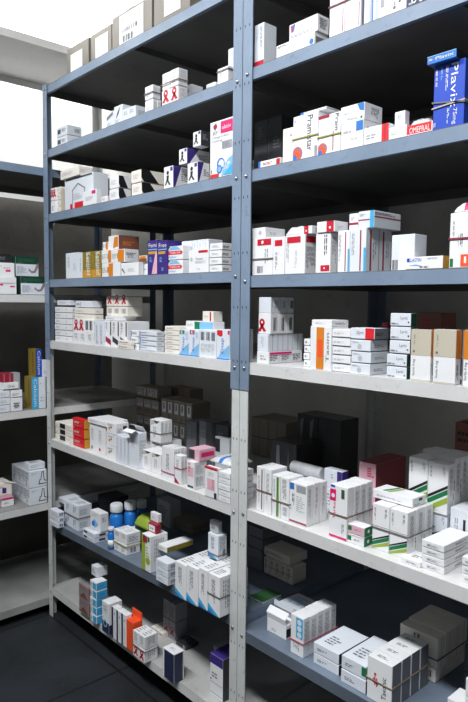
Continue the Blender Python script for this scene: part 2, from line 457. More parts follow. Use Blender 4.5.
vs = scene.view_settings; vs.view_transform = 'Standard'; vs.look = 'None'; vs.gamma = 1; vs.use_curve_mapping = False; vs.exposure = EXPOSURE

# ================================================================== LEFT BAY
tx = lambda f, c='h': [LN(f, .12, .62, .85, .9, 2, c), LN(f, .12, .12, .6, .34, 2, c)]
side = [BC('r', .25, .2, .7, .75, 'a')]
plain = [LN('f', .14, .55, .8, .85, 2), LN('r', .15, .3, .8, .7, 2)]
spine = [LN('f', .3, .12, .7, .9, 2, 'h', 1), LN('r', .2, .15, .6, .85, 2, 'h', 1)]
# ---- top shelf: storage cartons with a paper label each
def storage(x0, x1, yt, dep, desc, lab, x2=None, h=None, marks=()):
    r = b('L', 0, x0, x1, yt, desc, [], 'H', d=.03, dep=dep, name='storage_carton', cat='storage carton', jit=0, h=h)
    o = r.objs[0]
    bm = bmesh.new(); slots = ['w']
    u0, u1, v0, v1 = lab
    cuboid(bm, u0*r.W, -.0008, v0*r.H, u1*r.W, -.0002, v1*r.H, 0)
    dd = []
    draw(bm, (r.W, r.D, r.H), [q for q in marks], slots)
    # printing sits on the label's own face
    for vtx in bm.verts:
        if vtx.co.y > -.0008 and vtx.co.y < -.0003: vtx.co.y = -.0011
    p = link('paper_label', bm, [ink(c) for c in slots], o); p['label'] = 'white paper label'
    bm = bmesh.new(); cuboid(bm, r.W*.42, -.0006, r.H+.0002, r.W*.58, r.D*1.0, r.H+.0008); q = link('sealing_tape', bm, [ink('m')], o)
    return r
storage(67.3, 88.8, 50, .3, 'small grey cardboard carton with white label, nearest the corner rack', (.18, .72, .1, .74))
storage(91, 111.5, 36, .3, 'grey cardboard carton between the small carton and the barcoded one', (.24, .85, .1, .82))
storage(112.3, 152, 19, .3, 'tall grey cardboard carton with a barcode on its label', (.20, .80, .08, .93),
        marks=[BC('f', .26, .16, .58, .34, 'i'), BC('f', .26, .42, .66, .54, 'i'), LN('f', .26, .72, .34, .86, 2, 'a'), LN('f', .4, .8, .74, .86, 1, 'h')])
storage(154, 190, -12, .3, 'cream cardboard carton nearest the centre post', (.3, .75, .2, .7), h=.15)

# ---- second shelf
b('L', 1, 56.5, 67, 128, 'white box with dark printed symbols near far post', [S('f', .12, .3, .4, .75, 'i'), LN('f', .5, .4, .95, .75, 2, 'i'), BC('r', .5, .3, .85, .7, 'a'), LN('t', .2, .3, .8, .6, 2)], 'c', x2=81.5, n=(1, 1, 2))
b('L', 1, 106, 113.8, 113.5, 'low white box with dark slanted mark', [PG('f', [(.1, .5), (.9, .75), (.9, .95), (.1, .7)], 'a'), LN('f', .2, .1, .8, .35, 2)], 'c', d=.025, dep=.07)
b('L', 1, 114.2, 122.6, 107.3, 'upright white box with black swoosh', [PG('f', [(.2, .35), (.55, .6), (.75, .95), (.45, .7)], 'k'), LN('f', .15, .1, .8, .3, 2)], 'c', d=.025, dep=.08)
b('L', 1, 123, 136, 110, 'white box pair beside the black swoosh box', plain, 'c', d=.025, dep=.07, n=(2, 1, 1))
r = b('L', 1, 144.7, 152.5, 86.5, 'plain white box in short banded bundle', [LN('f', .2, .2, .8, .5, 2, 'g'), LN('r', .15, .1, .9, .8, 3, 'g', 1)], 'w', x2=161, n=(1, 2, 2))
band(r, 95, 'grey band round the short white bundle', M_BANDG)
r = b('L', 1, 161.8, 178.3, 73.5, 'white box of the tall bundle with red figures',
      lambda i, j, q: [MAN('f', .5, .55, .62)]+[LN('r', .2, .1, .8, .9, 2, 'g', 1)] if q == 0 else [LN('f', .3, .1, .6, .9, 1, 'g', 1), LN('r', .2, .1, .8, .9, 3, 'g', 1), LN('t', .2, .2, .8, .8, 2, 'g')], 'w', x2=187.5, n=(2, 1, 2))
band(r, 85.6, 'dark band round the bundle with red figures')
b('L', 1, 184.5, 191.5, 86.5, 'small box behind the red figure bundle', plain, 'c', d=.10, dep=.05)
b('L', 1, 206.3, 215.2, 85, 'flat white box lying at the shelf edge', [LN('f', .1, .3, .8, .7, 1)], 'w', d=.015, dep=.08)
r = b('L', 1, 217.5, 228, 69.5, 'white box with a band round it', [LN('f', .2, .5, .8, .8, 2, 'g')], 'w', x2=233, n=(1, 1, 1))
band(r, 72.5, 'thin band round the box near the centre post', M_BANDG)
b('L', 1, 228, 236.5, 49.5, 'tall white box half hidden by the centre post', [LN('f', .3, .3, .6, .9, 1, 'g', 1)], 'w', d=.05, dep=.06)

# ---- third shelf
b('L', 2, 50.8, 55.5, 188, 'slim white box by the far post', lambda i, j, q: [MAN('f', .28, .5, .5), MAN('f', .75, .5, .5)] if q == 1 else [LN('f', .2, .2, .8, .6, 2)], 'w', n=(1, 1, 2), dep=.1, d=.012)
b('L', 2, 56, 60.5, 187, 'small white box in a stack beside the slim pair', [LN('f', .15, .3, .9, .8, 2)], 'm', n=(1, 1, 4), dep=.09)
b('L', 2, 60.8, 61.8, 188.5, 'narrow beige box on end beside the wrapped pack', [LN('f', .3, .2, .7, .8, 1, 'z', 1)], 'z', dep=.09)
r = b('L', 2, 65, 94, 180, 'large pale carton printed with a house outline and red patch',
      [PG('f', [(.28, .2), (.3, .2), (.3, .6), (.28, .6)], 'a'), PG('f', [(.7, .18), (.72, .18), (.72, .6), (.7, .6)], 'a'), PG('f', [(.26, .6), (.48, .8), (.48, .76), (.28, .58)], 'a'), PG('f', [(.48, .8), (.74, .6), (.72, .58), (.48, .76)], 'a'),
       LN('f', .32, .3, .68, .5, 2, 'g'), S('f', .36, .04, .72, .22, 'R'), S('f', .2, .04, .29, .2, 'r'), S('f', .04, .93, .96, .98, 'i')], 'c', d=.03, x2=109)
b('L', 2, 60.5, 79, 171.5, 'flat white pack lying on the large pale carton', [LN('f', .1, .3, .7, .7, 2, 'g'), LN('r', .1, .3, .7, .7, 2, 'g')], 'm', on=r, d=.02, x2=93)
b('L', 2, 83, 96.5, 192, 'small white carton with red square in front of pale carton', [S('f', .66, .72, .94, .95, 'p'), LN('f', .2, .3, .8, .6, 2, 'g')], 'w', d=.004, dep=.022)
b('L', 2, 101.2, 107.4, 197, 'tiny white box with red edge', [S('r', .1, .1, .5, .9, 'r'), LN('f', .2, .3, .8, .7, 2)], 'w', d=.01, dep=.06)
blk = lambda i, j, q: [PG('r', [(.0, 1), (.35, 1), (.75, 0), (.12, 0), (.0, .35)], 'k'), LN('f', .2, .3, .8, .7, 2, 'g')]
b('L', 2, 109.3, 118.5, 177, 'white carton with slanted black side', blk, 'w', x2=131, n=(1, 1, 2), d=.015)
b('L', 2, 131.3, 141.3, 171, 'long white carton with black wedge', blk, 'm', x2=164.5, n=(1, 1, 2), d=.012)
def walker(i, j, q): return [CI('f', .42, .72, .13, 'k'), PG('f', [(.3, .6), (.55, .6), (.5, .38), (.72, .18), (.55, .16), (.4, .34), (.22, .16), (.12, .2), (.3, .42)], 'k'), S('f', .7, .78, .95, .95, 'v'),
                            PG('r', [(0, .2), (.0, 1), (.22, 1), (.55, 1), (.2, 0), (0, 0)], 'v'), PG('r', [(.1, .0), (.22, 0), (.62, 1), (.5, 1)], 'w'), LN('r', .5, .35, .95, .7, 2, 'a')]
r1 = b('L', 2, 164, 173, 167.5, 'white purple box with black walking figure, lower row first', walker, 'w', x2=189, d=.015)
r2 = b('L', 2, 187.5, 197.5, 164, 'white purple box with black walking figure, lower row second', walker, 'w', x2=209.5, d=.015)
r3 = b('L', 2, 179, 187, 149.8, 'white purple box with black walking figure, middle tier', walker, 'w', on=r1, x2=209.5, d=.03)
b('L', 2, 193, 200.8, 132.6, 'dark sided box with black walking figure, topmost', [q for q in walker(0, 0, 0) if q[1] == 'f']+[S('r', 0, 0, 1, 1, 'i'), LN('r', .2, .4, .8, .8, 2, 'h')], 'w', on=r3, x2=209.5, d=.045)
b('L', 2, 210, 233, 123.3, 'tall white box with pink square and blue swirl',
  [S('f', .46, .76, .97, .97, 'p'), TX('f', .52, .83, .90, .90, 'aktiv', 'w'), PG('f', [(.14, .93), (.26, .97), (.32, .90), (.22, .84), (.15, .88)], 'e'), LN('f', .12, .76, .38, .83, 2, 'a'),
   TX('f', .10, .685, .84, .735, 'Omega-3-Aktiv', 'a'), TX('f', .10, .62, .52, .67, 'Calcing', 'a'), S('f', .52, .48, .95, .62, 'h'), LN('f', .56, .5, .9, .6, 3, 'a'),
   PG('f', [(.98, .34), (.98, .02), (.5, .02), (.62, .18), (.8, .3)], 's'), PG('f', [(.98, .2), (.98, .02), (.6, .02), (.75, .1)], 't'),
   CI('f', .48, .23, .17, 'b'), CI('f', .50, .23, .12, 'c'), CI('f', .42, .14, .12, 'b'), CI('f', .42, .14, .08, 's'), CI('f', .82, .22, .045, 'w'), S('f', .02, .01, .4, .07, 'R'), S('f', .05, .09, .09, .15, 'd'), LN('f', .6, .12, .9, .2, 2, 'w')], 'w', d=.008, dep=.07)

# ---- fourth shelf
b('L', 3, 66, 78.6, 253.5, 'plain white upright box near the far post', [LN('f', .15, .2, .3, .85, 2, 'h', 1), LN('f', .6, .3, .85, .6, 2, 'g')], 'c', dep=.1)
b('L', 3, 79, 82.4, 253.5, 'slim white upright box next to the gold boxes', [LN('f', .3, .2, .7, .8, 1, 'h', 1)], 'c', dep=.1)
gold = lambda i, j, q: [S('f', .0, .0, 1, .3, 'y'), LN('f', .42, .35, .62, .96, 1, 'w', 1), TX('f', .5, .1, .9, .96, 'Kamistad', 'w', -90), S('f', .04, .4, .3, .98, 'Y')]
b('L', 3, 82.6, 101.6, 252.3, 'gold upright box with white lettering', gold, 'Y', dep=.1, n=(2, 1, 1))
org = lambda a, c: [S('f', a, .04, c, .96, 'o'), S('f', a-.08, .3, a, .7, 'y'), LN('f', .02, .3, a*.9, .7, 2, 'h'), LN('r', .2, .3, .8, .7, 2, 'h')]
r1 = b('L', 3, 102, 120.4, 263.6, 'white box with orange band in lower row beside gold boxes', org(.38, .62), 'w', x2=128)
r2 = b('L', 3, 101.6, 111.3, 250.6, 'small white box with orange edge on the lower row', org(.7, .98), 'w', on=r1, dep=.1)
r3 = b('L', 3, 111.6, 124.5, 250.0, 'white box with orange stripe and text on its side', org(.5, .95)+[LN('r', .1, .5, .9, .75, 1, 'a')], 'w', on=r1, x2=138.6)
b('L', 3, 102.6, 108.2, 242.3, 'little white orange box on the second row', org(.6, .95), 'w', on=r2, dep=.07, d=.03, lift=.0015)
b('L', 3, 108.6, 118.6, 236.4, 'topmost orange and white box with brown side', [PG('f', [(.45, .1), (.95, .2), (.95, .9), (.6, .9)], 'o'), S('r', 0, 0, 1, 1, 'u'), LN('r', .2, .3, .8, .6, 2, 'o')], 'w', on=r2, x2=138.8, d=.03)
r4 = b('L', 3, 121.2, 138.6, 263.3, 'long plain white box below the striped one', [PG('f', [(.02, .5), (.2, .2), (.25, .2), (.1, .6)], 'a'), LN('f', .4, .3, .9, .6, 2, 'g')], 'w', d=.012, dep=.022)
r5 = b('L', 3, 139, 147.6, 262.3, 'small white box next to the purple boxes', [LN('f', .1, .3, .9, .7, 2, 'a')], 'w', d=.037, dep=.06)
b('L', 3, 139.2, 146.5, 255.8, 'orange ended box lying on the small white one', [S('f', 0, .0, 1, .5, 'u'), S('f', .1, .5, .9, .9, 'o')], 'm', on=r5, dep=.08, d=.03)
prp = lambda t, sw: [TX('f', .12, .80, .90, .92, t, 'w'), S('f', .05, .72, .95, .75, 's'), S('f', .06, .6, .8, .68, 'y'), LN('f', .2, .36, .5, .52, 2, 's')]+([PG('f', [(.42, .02), (.95, .02), (.95, .6), (.85, .72)], 'P')] if sw else [LN('f', .4, .1, .7, .2, 2, 's')])
b('L', 3, 147.6, 157.6, 241.0, 'dark purple box with white swoosh', prp('Femi', 1), 'v', d=.012, dep=.1)
b('L', 3, 157.8, 167.2, 241.0, 'dark purple box with orange bar', prp('Free', 0), 'v', d=.012, dep=.1)
hexr = [PG('f', [(.02, .5), (.1, .36), (.9, .36), (.98, .5), (.9, .64), (.1, .64)], 'R'), TX('f', .16, .43, .84, .57, 'THEICOR', 'w'), PG('f', [(.1, .72), (.3, .98), (.62, .98), (.86, .72)], 's'), PG('f', [(.0, .66), (.0, .98), (.22, .98)], 'n'), LN('f', .1, .12, .8, .26, 2, 's')]
b('L', 3, 166.5, 182.3, 246, 'white box with red pointed name bar', hexr, 'w', dep=.036, n=(1, 1, 2), d=.015)
r = b('L', 3, 181.6, 208.8, 241.2, 'tall thin white box behind red line carton', [LN('f', .3, .2, .6, .9, 1, 'g', 1)], 'c', d=.055, dep=.06, n=(5, 1, 1))
b('L', 3, 188.8, 208.6, 250.6, 'white carton with red top line and grey text', [S('f', .5, .86, .97, .97, 'r'), TX('f', .34, .56, .72, .66, 'Tanzan', 'a'), LN('f', .34, .4, .9, .52, 2, 'g'), CI('f', .14, .6, .09, 'g'), LN('f', .4, .1, .7, .2, 1, 'g')], 'w', d=.02, dep=.03)
b('L', 3, 209.5, 221.6, 243, 'flat white box in the stack beside the centre post', [LN('f', .2, .35, .8, .7, 2, 'g'), LN('r', .1, .25, .7, .6, 1, 'i')], 'w', x2=231.5, n=(1, 1, 4))

# ---- fifth shelf
b('L', 4, 54.8, 71.2, 306.3, 'flat white box with grey symbol by far post', [LN('f', .1, .35, .4, .7, 2, 'g'), CI('f', .7, .5, .2, 'g'), LN('r', .2, .3, .7, .6, 1)], 'w', x2=78, n=(1, 1, 6))
rr = b('L', 4, 57.3, 69.8, 300.2, 'single flat white box crowning the far stack', [LN('f', .2, .3, .8, .7, 2, 'g')], 'c', z=deck('L', 4)+.1595, d=.035, dep=.08)
r1 = b('L', 4, 73, 93.6, 331.6, 'white upright box in the low row under red figures', [LN('f', .25, .1, .7, .9, 2, 'h', 1)], 'w', d=.01, dep=.08, n=(3, 1, 1))
r2 = b('L', 4, 73.2, 84.3, 319.6, 'white box with two red figures', [MAN('f', .28, .5, .62), MAN('f', .75, .5, .62)], 'w', on=r1, d=.015, dep=.08)
r3 = b('L', 4, 84.7, 93.4, 319.4, 'white box with two dark barcodes', [BC('f', .1, .2, .42, .9, 'i'), BC('f', .58, .2, .9, .9, 'i')], 'w', on=r1, d=.015, dep=.08)
r4 = b('L', 4, 74.5, 95, 307.3, 'long flat white box above the red figures', [LN('f', .1, .3, .5, .6, 2, 'g'), LN('r', .2, .3, .7, .6, 1)], 'm', on=r2, d=.025, x2=103.5, n=(1, 1, 2))
b('L', 4, 75.4, 92, 300.8, 'topmost long flat box, grey printed, beside far post stack', [LN('f', .08, .3, .4, .65, 2, 'a'), S('f', .3, .1, .34, .9, 'g')], 'c', on=r4, d=.03, x2=102)
b('L', 4, 95.2, 104, 321.5, 'tall white box pair with vertical grey text', [LN('f', .25, .1, .55, .85, 2, 'h', 1), CI('f', .5, .15, .22, 'g')], 'c', d=.010, dep=.08, n=(2, 1, 1))
dg = lambda c: lambda i, j, q: [LN('f', .15, .5, .4, .95, 2, 'a', 1), PG('f', [(.1, .42), (.9, .26), (.9, .05), (.1, .22)], c if i == 0 else 'i'), S('f', .8, .45, .95, .98, 'i')]
r1 = b('L', 4, 104.6, 127.6, 320.4, 'upright white box with dark slanted mark', dg('e'), 'w', d=.02, dep=.1, n=(3, 1, 1))
b('L', 4, 117.6, 131.2, 339.4, 'tiny flat box lying before the slanted mark boxes', [LN('f', .1, .3, .8, .7, 1, 'a')], 'm', d=.002, dep=.012, n=(1, 1, 2))
r2 = b('L', 4, 105.6, 119, 316, 'flat plain box across the slanted mark boxes', [LN('f', .1, .3, .7, .7, 2, 'g')], 'w', on=r1, d=.03, dep=.08)
b('L', 4, 106.5, 127.5, 296, 'white box with a red figure, upper row', lambda i, j, q: ([MAN('f', .5, .62, .66)] if q else [BC('f', .2, .3, .8, .8, 'h')]), 'm', on=r2, d=.05, dep=.07, n=(3, 1, 2))
bl = [S('f', 0, .05, .05, .95, 'b'), LN('f', .1, .55, .5, .8, 2, 'v'), S('f', .1, .12, .95, .2, 'h'), LN('r', .2, .3, .8, .7, 2, 'h')]
b('L', 4, 130.6, 138, 329.5, 'small blue edged box beside the long stack', [S('f', .0, .1, .1, .9, 'b'), LN('f', .2, .35, .9, .7, 2, 'a')], 'w', d=.02, dep=.1, n=(1, 1, 3))
b('L', 4, 139.6, 156, 330.3, 'long flat box with blue left edge', bl, 'c', d=.02, x2=164, n=(1, 1, 4))
b('L', 4, 164.3, 178.6, 325.4, 'flat plain white box in the high stack', [LN('f', .15, .3, .7, .7, 2, 'g'), S('f', .02, .0, .98, .05, 'g')], 'm', d=.02, dep=.1, n=(1, 1, 6))
def eb(c, t='E'): return lambda *a: [S('f', .08, .82, .55, .98, c), TX('f', .2, .845, .45, .955, t, 'w'), PG('f', [(.0, .03), (.98, .03), (.98, .5), (.5, .3)], 's'), S('f', 0, 0, 1, .03, 'b'), TX('f', .3, .2, .6, .72, 'Enap', 'b', 60 and 90), LN('f', .65, .55, .9, .9, 2, 's', 1)]
ra = b('L', 4, 179, 189, 329.4, 'upright pale blue box with green letter square, beside the flat stack', eb('G')(), 'c', d=.014, dep=.1)
b('L', 4, 189.1, 199, 329.4, 'upright pale blue box with crimson letter square', eb('e')(), 'c', d=.014, dep=.1)
b('L', 4, 199.4, 216.4, 329.4, 'upright white box with three black barcodes', [BC('f', .08, .62, .3, .92, 'k'), BC('f', .4, .62, .62, .92, 'k'), BC('f', .72, .62, .92, .92, 'k'), LN('f', .1, .08, .9, .5, 5, 'g', 1)], 'c', d=.014, dep=.1)
b('L', 4, 216.8, 229.4, 329.4, 'upright pale blue box with red flag square', [PG('f', [(.02, .98), (.45, .98), (.45, .8), (.3, .76), (.02, .82)], 'R'), PG('f', [(.0, .03), (.98, .03), (.98, .5), (.5, .3)], 's'), S('f', 0, 0, 1, .03, 'b'), TX('f', .3, .2, .6, .72, 'Enap', 'b', 90), S('f', .85, .85, 1, .98, 'p')], 'c', d=.014, dep=.1)
rb = b('L', 4, 186, 213, 320.8, 'flat white green blue box lying on pale blue boxes', [S('f', .33, .05, .52, .95, 'G'), S('f', .52, .05, 1, .95, 's'), LN('f', .05, .3, .3, .7, 2, 'g')], 'w', on=ra, d=.05, dep=.05)
b('L', 4, 202.6, 213.2, 311.2, 'small white box with red stripe on the green box', [S('f', .68, .05, .8, .95, 'r'), LN('f', .15, .4, .6, .6, 1, 'g')], 'm', on=rb, d=.055, dep=.04)

# ---- sixth shelf
b('L', 5, 55, 72.3, 420.5, 'white box with black centre patch, far stack', [S('f', .28, .08, .58, .92, 'k'), CI('f', .1, .3, .12, 'a'), LN('f', .65, .4, .95, .7, 1, 'g')], 'm', yb=438.2, dep=.12, n=(1, 1, 3))
b('L', 5, 72.8, 84, 416.6, 'red box with yellow side', [LN('f', .12, .45, .7, .7, 1, 'w'), LN('f', .12, .2, .8, .3, 1, 'P'), S('r', .02, .02, .98, .98, 'y')], 'R', yb=445, x2=89.5, n=(1, 1, 3))
rk = lambda i, j, q: [LN('f', .2, .3, .5, .8, 2, 'h', 1), CI('f', .3, .12, .12, 'R' if i == 1 else 'a'), LN('r', .2, .4, .8, .6, 1)]
r1 = b('L', 5, 90, 105.6, 422, 'upright white box between red boxes and dotted stack', rk, 'w', yb=449.5, dep=.1, n=(2, 1, 1))
b('L', 5, 87.8, 106.5, 417.3, 'flat white box bridging two upright boxes', [LN('f', .1, .3, .5, .7, 2, 'g')], 'w', on=r1, d=.03, dep=.1)
r2 = b('L', 5, 106.5, 115.5, 421.2, 'white box with coloured dots, middle stack', [CI('f', .3, .5, .14, 'o'), CI('f', .5, .62, .10, 'n'), LN('f', .15, .75, .9, .9, 1, 'a'), S('r', .55, .45, .85, .75, 'n'), LN('r', .15, .2, .5, .6, 2, 'h')], 'w', yb=456.5, x2=128.5, n=(1, 1, 3))
r3 = b('L', 5, 116, 127.5, 434.5, 'upright white box in front of the dotted stack', [LN('f', .2, .1, .6, .9, 2, 'g', 1), LN('r', .2, .2, .8, .8, 2, 'g', 1)], 'c', yb=461.5, x2=137, n=(3, 1, 1))
r4 = b('L', 5, 129.3, 138.6, 431, 'open topped lavender white box', [LN('f', .2, .5, .6, .9, 2, 'g', 1), LN('r', .1, .1, .9, .8, 3, 'h', 1)], 'c', yb=466, x2=146.5)
def flap(r, name, pts, thick=.0012, col='w', label=None):
    """an open flap of a carton: a thin folded sheet given by a profile (y, z) swept over the carton's width"""
    bm = bmesh.new(); W = r.W
    n = len(pts)
    lo = [bm.verts.new((.0005, y, z)) for y, z in pts]; hi = [bm.verts.new((W-.0005, y, z)) for y, z in pts]
    lo2 = [bm.verts.new((.0005, y, z+thick)) for y, z in pts]; hi2 = [bm.verts.new((W-.0005, y, z+thick)) for y, z in pts]
    for i in range(n-1):
        bm.faces.new((lo[i], lo[i+1], hi[i+1], hi[i])); bm.faces.new((lo2[i], hi2[i], hi2[i+1], lo2[i+1]))
        bm.faces.new((lo[i], lo2[i], lo2[i+1], lo[i+1])); bm.faces.new((hi[i], hi[i+1], hi2[i+1], hi2[i]))
    bm.faces.new((lo[0], hi[0], hi2[0], lo2[0])); bm.faces.new((lo[-1], lo2[-1], hi2[-1], hi[-1]))
    bmesh.ops.recalc_face_normals(bm, faces=bm.faces)
    o = link(name, bm, [ink(col)], r.objs[0])
    if label: o['label'] = label
    return o
flap(r4, 'lid_flap', [(.0, r4.H), (-.012, r4.H+.012), (-.030, r4.H+.004)], label='raised front flap')
flap(r4, 'tuck_flap', [(r4.D, r4.H), (r4.D*.55, r4.H+.022), (.004, r4.H+.026)], label='half closed lid')
tri = lambda i, j, q: [PG('f', [(.08, .98), (.95, .98), (.08, .74)], 'z'), PG('f', [(.3, .98), (.95, .98), (.6, .84)], 'i'), LN('f', .3, .1, .6, .7, 2, 'h', 1), LN('r', .25, .1, .7, .9, 2, 'h', 1)]
ru = b('L', 5, 142, 161.3, 449, 'upright white box with brown corner triangle, front pair', tri, 'w', yb=468.3, dep=.07, n=(2, 1, 1), jit=0)
rv = b('L', 5, 150.5, 161, 440, 'white box under the banded trio', spine, 'w', d=.14, dep=.10)
rt = b('L', 5, 150.2, 160.5, 418.5, 'upright white box with dark triangle, banded trio', lambda i, j, q: tri(0, 0, 0) if j == 0 else spine, 'w', on=rv, d=.13, x2=172.5, n=(1, 3, 1), jit=0)
band(rt, 431.5, 'dark band round the triangle trio', M_BANDG)
rp = b('L', 5, 162, 174, 445.5, 'tall white box with vertical text, pink banded bundle', lambda i, j, q: [LN('f', .35, .25, .6, .8, 2, 'a', 1), LN('r', .25, .15, .75, .9, 2, 'h', 1), S('t', .1, .2, .9, .5, 'g')], 'w', yb=477.5, x2=187, n=(1, 4, 1), jit=0)
band(rp, 470.5, 'pink band round the tall text bundle', M_BANDP)
rq = b('L', 5, 174.6, 181, 454, 'short white box with maroon wedge', [PG('f', [(.0, .0), (.85, .0), (0, .22)], 'e'), LN('f', .3, .45, .6, .85, 2, 'h', 1), LN('r', .3, .2, .7, .8, 2, 'h', 1)], 'w', yb=482.5, x2=187.5, n=(1, 2, 1), jit=0)
band(rq, 467, 'pink band round the maroon wedge boxes', M_BANDP)
rw = b('L', 5, 187, 194, 460.5, 'white box with pink blurred front', [S('f', .1, .45, .9, .8, 'P'), LN('f', .15, .55, .5, .95, 1, 'r', 1), S('f', .1, .05, .9, .12, 'n'), LN('r', .15, .1, .9, .45, 4, 'h'), LN('r', .15, .55, .9, .9, 4, 'g')], 'w', yb=487.5, x2=206.5)
b('L', 5, 189, 199.5, 447.5, 'pink topped flat box lying on the pink front box', [S('f', .0, .1, .55, .9, 'i'), S('f', .55, .1, 1, .9, 'P'), S('t', .05, .05, .95, .95, 'P'), S('r', .1, .35, .9, .75, 'p')], 'P', on=rw, d=.03, x2=215.5)
b('L', 5, 204.8, 217.2, 465.6, 'white box with red top edge and pink panel', [S('f', .0, .93, 1, 1, 'r'), S('f', .2, .25, .8, .62, 'P'), TX('f', .55, .3, .72, .62, 'Duorex', 'r', 90), LN('f', .3, .7, .8, .85, 2, 'g'), S('f', .75, .02, .95, .2, 'n'), S('t', 0, .0, 1, .25, 'r')], 'w', yb=495.5, x2=222, jit=0)
rs = b('L', 5, 218, 229.5, 470, 'flat white box in the stack at the centre post', [LN('f', .2, .35, .8, .6, 1, 'g'), S('f', .02, .0, .98, .06, 'h')], 'w', yb=500.5, dep=.1, n=(1, 1, 5))
def bag(name, r_on, x0, x1, py0, py1, d, dep, desc, cat='medicine pack', mat=None, marks=None, bay='L', k=5, z=None, group=None, seed=1, rot=0):
    """a crumpled soft pack"""
    rng = random.Random(seed)
    zb = (r_on.top if r_on else deck(bay, k) if z is None else z)+.001
    P = Vector((0, d, zb)); P.x = along(P, Vector((1, 0, 0)), x0)
    W = along(P, Vector((1, 0, 0)), x1); H = max(.006, rise(P, py0))
    bm = bmesh.new()
    bmesh.ops.create_grid(bm, x_segments=12, y_segments=10, size=.5)
    top = list(bm.verts)
    for v in top:
        x, y = v.co.x, v.co.y
        e = max(0, 1-(abs(x)*2)**4)*max(0, 1-(abs(y)*2)**4)
        v.co = ((x+.5)*W, (y+.5)*dep, H*(.18+.82*e**.6)*rng.uniform(.86, 1.0))
    g = bmesh.ops.extrude_face_region(bm, geom=list(bm.faces))
    for v in g['geom']:
        if isinstance(v, bmesh.types.BMVert): v.co.z = 0
    bmesh.ops.recalc_face_normals(bm, faces=bm.faces)
    for f in bm.faces: f.smooth = True
    mats = [mat or M_FOIL]
    if marks:
        mats.append(ink(marks))
        for f in bm.faces:
            c = f.calc_center_median()
            if .38*W < c.x < .62*W and c.y < dep*.55 and c.z > H*.35: f.material_index = 1
    o = link(name, bm, mats, None, P, math.radians(rot))
    tag(o, desc+', '+place_words(bay, k), cat, group); LABELS[desc] = 1
    return o
bag('soft_pack', rs, 210, 230, 455, 0, .05, .10, 'crumpled white film pack with blue mark on the flat stack', marks='b', seed=4)
# dim goods at the back of the sixth shelf
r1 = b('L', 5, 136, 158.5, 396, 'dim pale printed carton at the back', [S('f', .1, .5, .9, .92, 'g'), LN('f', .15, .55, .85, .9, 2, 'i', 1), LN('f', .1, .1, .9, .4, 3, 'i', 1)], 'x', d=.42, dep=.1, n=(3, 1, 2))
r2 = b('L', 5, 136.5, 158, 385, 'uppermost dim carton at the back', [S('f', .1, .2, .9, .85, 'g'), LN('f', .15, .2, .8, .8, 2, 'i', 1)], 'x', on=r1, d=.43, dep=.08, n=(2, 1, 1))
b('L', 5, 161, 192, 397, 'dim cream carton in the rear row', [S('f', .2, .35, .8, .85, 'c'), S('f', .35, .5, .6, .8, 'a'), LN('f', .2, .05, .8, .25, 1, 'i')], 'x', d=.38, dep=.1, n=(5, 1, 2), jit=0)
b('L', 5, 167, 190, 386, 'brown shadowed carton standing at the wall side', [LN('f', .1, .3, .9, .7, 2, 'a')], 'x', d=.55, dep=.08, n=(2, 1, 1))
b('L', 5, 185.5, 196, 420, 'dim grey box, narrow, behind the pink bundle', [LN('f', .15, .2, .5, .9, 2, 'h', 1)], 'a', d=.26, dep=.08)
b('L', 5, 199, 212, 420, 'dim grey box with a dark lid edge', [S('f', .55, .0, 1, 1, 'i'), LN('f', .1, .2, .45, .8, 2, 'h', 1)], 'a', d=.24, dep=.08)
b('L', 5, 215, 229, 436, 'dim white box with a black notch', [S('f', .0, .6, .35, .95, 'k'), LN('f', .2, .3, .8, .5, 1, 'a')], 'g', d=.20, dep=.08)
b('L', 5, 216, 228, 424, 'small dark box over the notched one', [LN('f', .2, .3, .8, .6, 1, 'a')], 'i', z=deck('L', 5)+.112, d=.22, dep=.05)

# ---- seventh shelf
bc = [BC('r', .3, .2, .85, .75, 'k'), LN('f', .2, .3, .8, .6, 1, 'g')]
r1 = b('L', 6, 49.6, 57.4, 508, 'flat white box with black bars overhanging the far corner', bc, 'c', yb=524, x2=63.8, n=(1, 1, 3))
b('L', 6, 58.6, 64, 500.5, 'larger flat box on the overhanging stack', [LN('f', .2, .3, .8, .7, 1, 'g'), LN('r', .2, .3, .8, .6, 2)], 'c', on=r1, d=.05, dep=.08, h=.022)
r2 = b('L', 6, 64.2, 78.3, 499, 'grey white box in thin banded block', [LN('f', .3, .2, .7, .8, 1, 'a', 1), LN('r', .1, .2, .8, .7, 2, 'h'), LN('t', .1, .2, .9, .8, 4, 'h')], 'c', yb=523.8, x2=92, n=(2, 1, 2))
band(r2, 511.5, 'thin band round the grey white block', M_BANDG)
b('L', 6, 76, 88, 494, 'loose white box lying behind the banded block', [LN('t', .1, .1, .9, .9, 5, 'h')], 'c', d=.26, dep=.12, n=(1, 1, 2))
r3 = b('L', 6, 82.6, 94.2, 527.5, 'flat white box with dark patch, low pair', [S('f', .1, .3, .38, .75, 'i'), LN('f', .5, .4, .9, .6, 1, 'g'), S('r', .35, .25, .8, .75, 'i'), LN('t', .1, .2, .6, .8, 2, 'g')], 'c', yb=537, x2=108, n=(1, 1, 2))
b('L', 6, 90.5, 100.5, 509.5, 'white box with blue blot standing on the low pair', [PG('f', [(.1, .2), (.5, .1), (.8, .35), (.4, .6)], 's'), CI('f', .3, .3, .16, 'b'), LN('f', .2, .7, .8, .9, 1, 'g'), LN('r', .2, .5, .8, .8, 2, 'h')], 'w', on=r3, d=.03, x2=108.5)
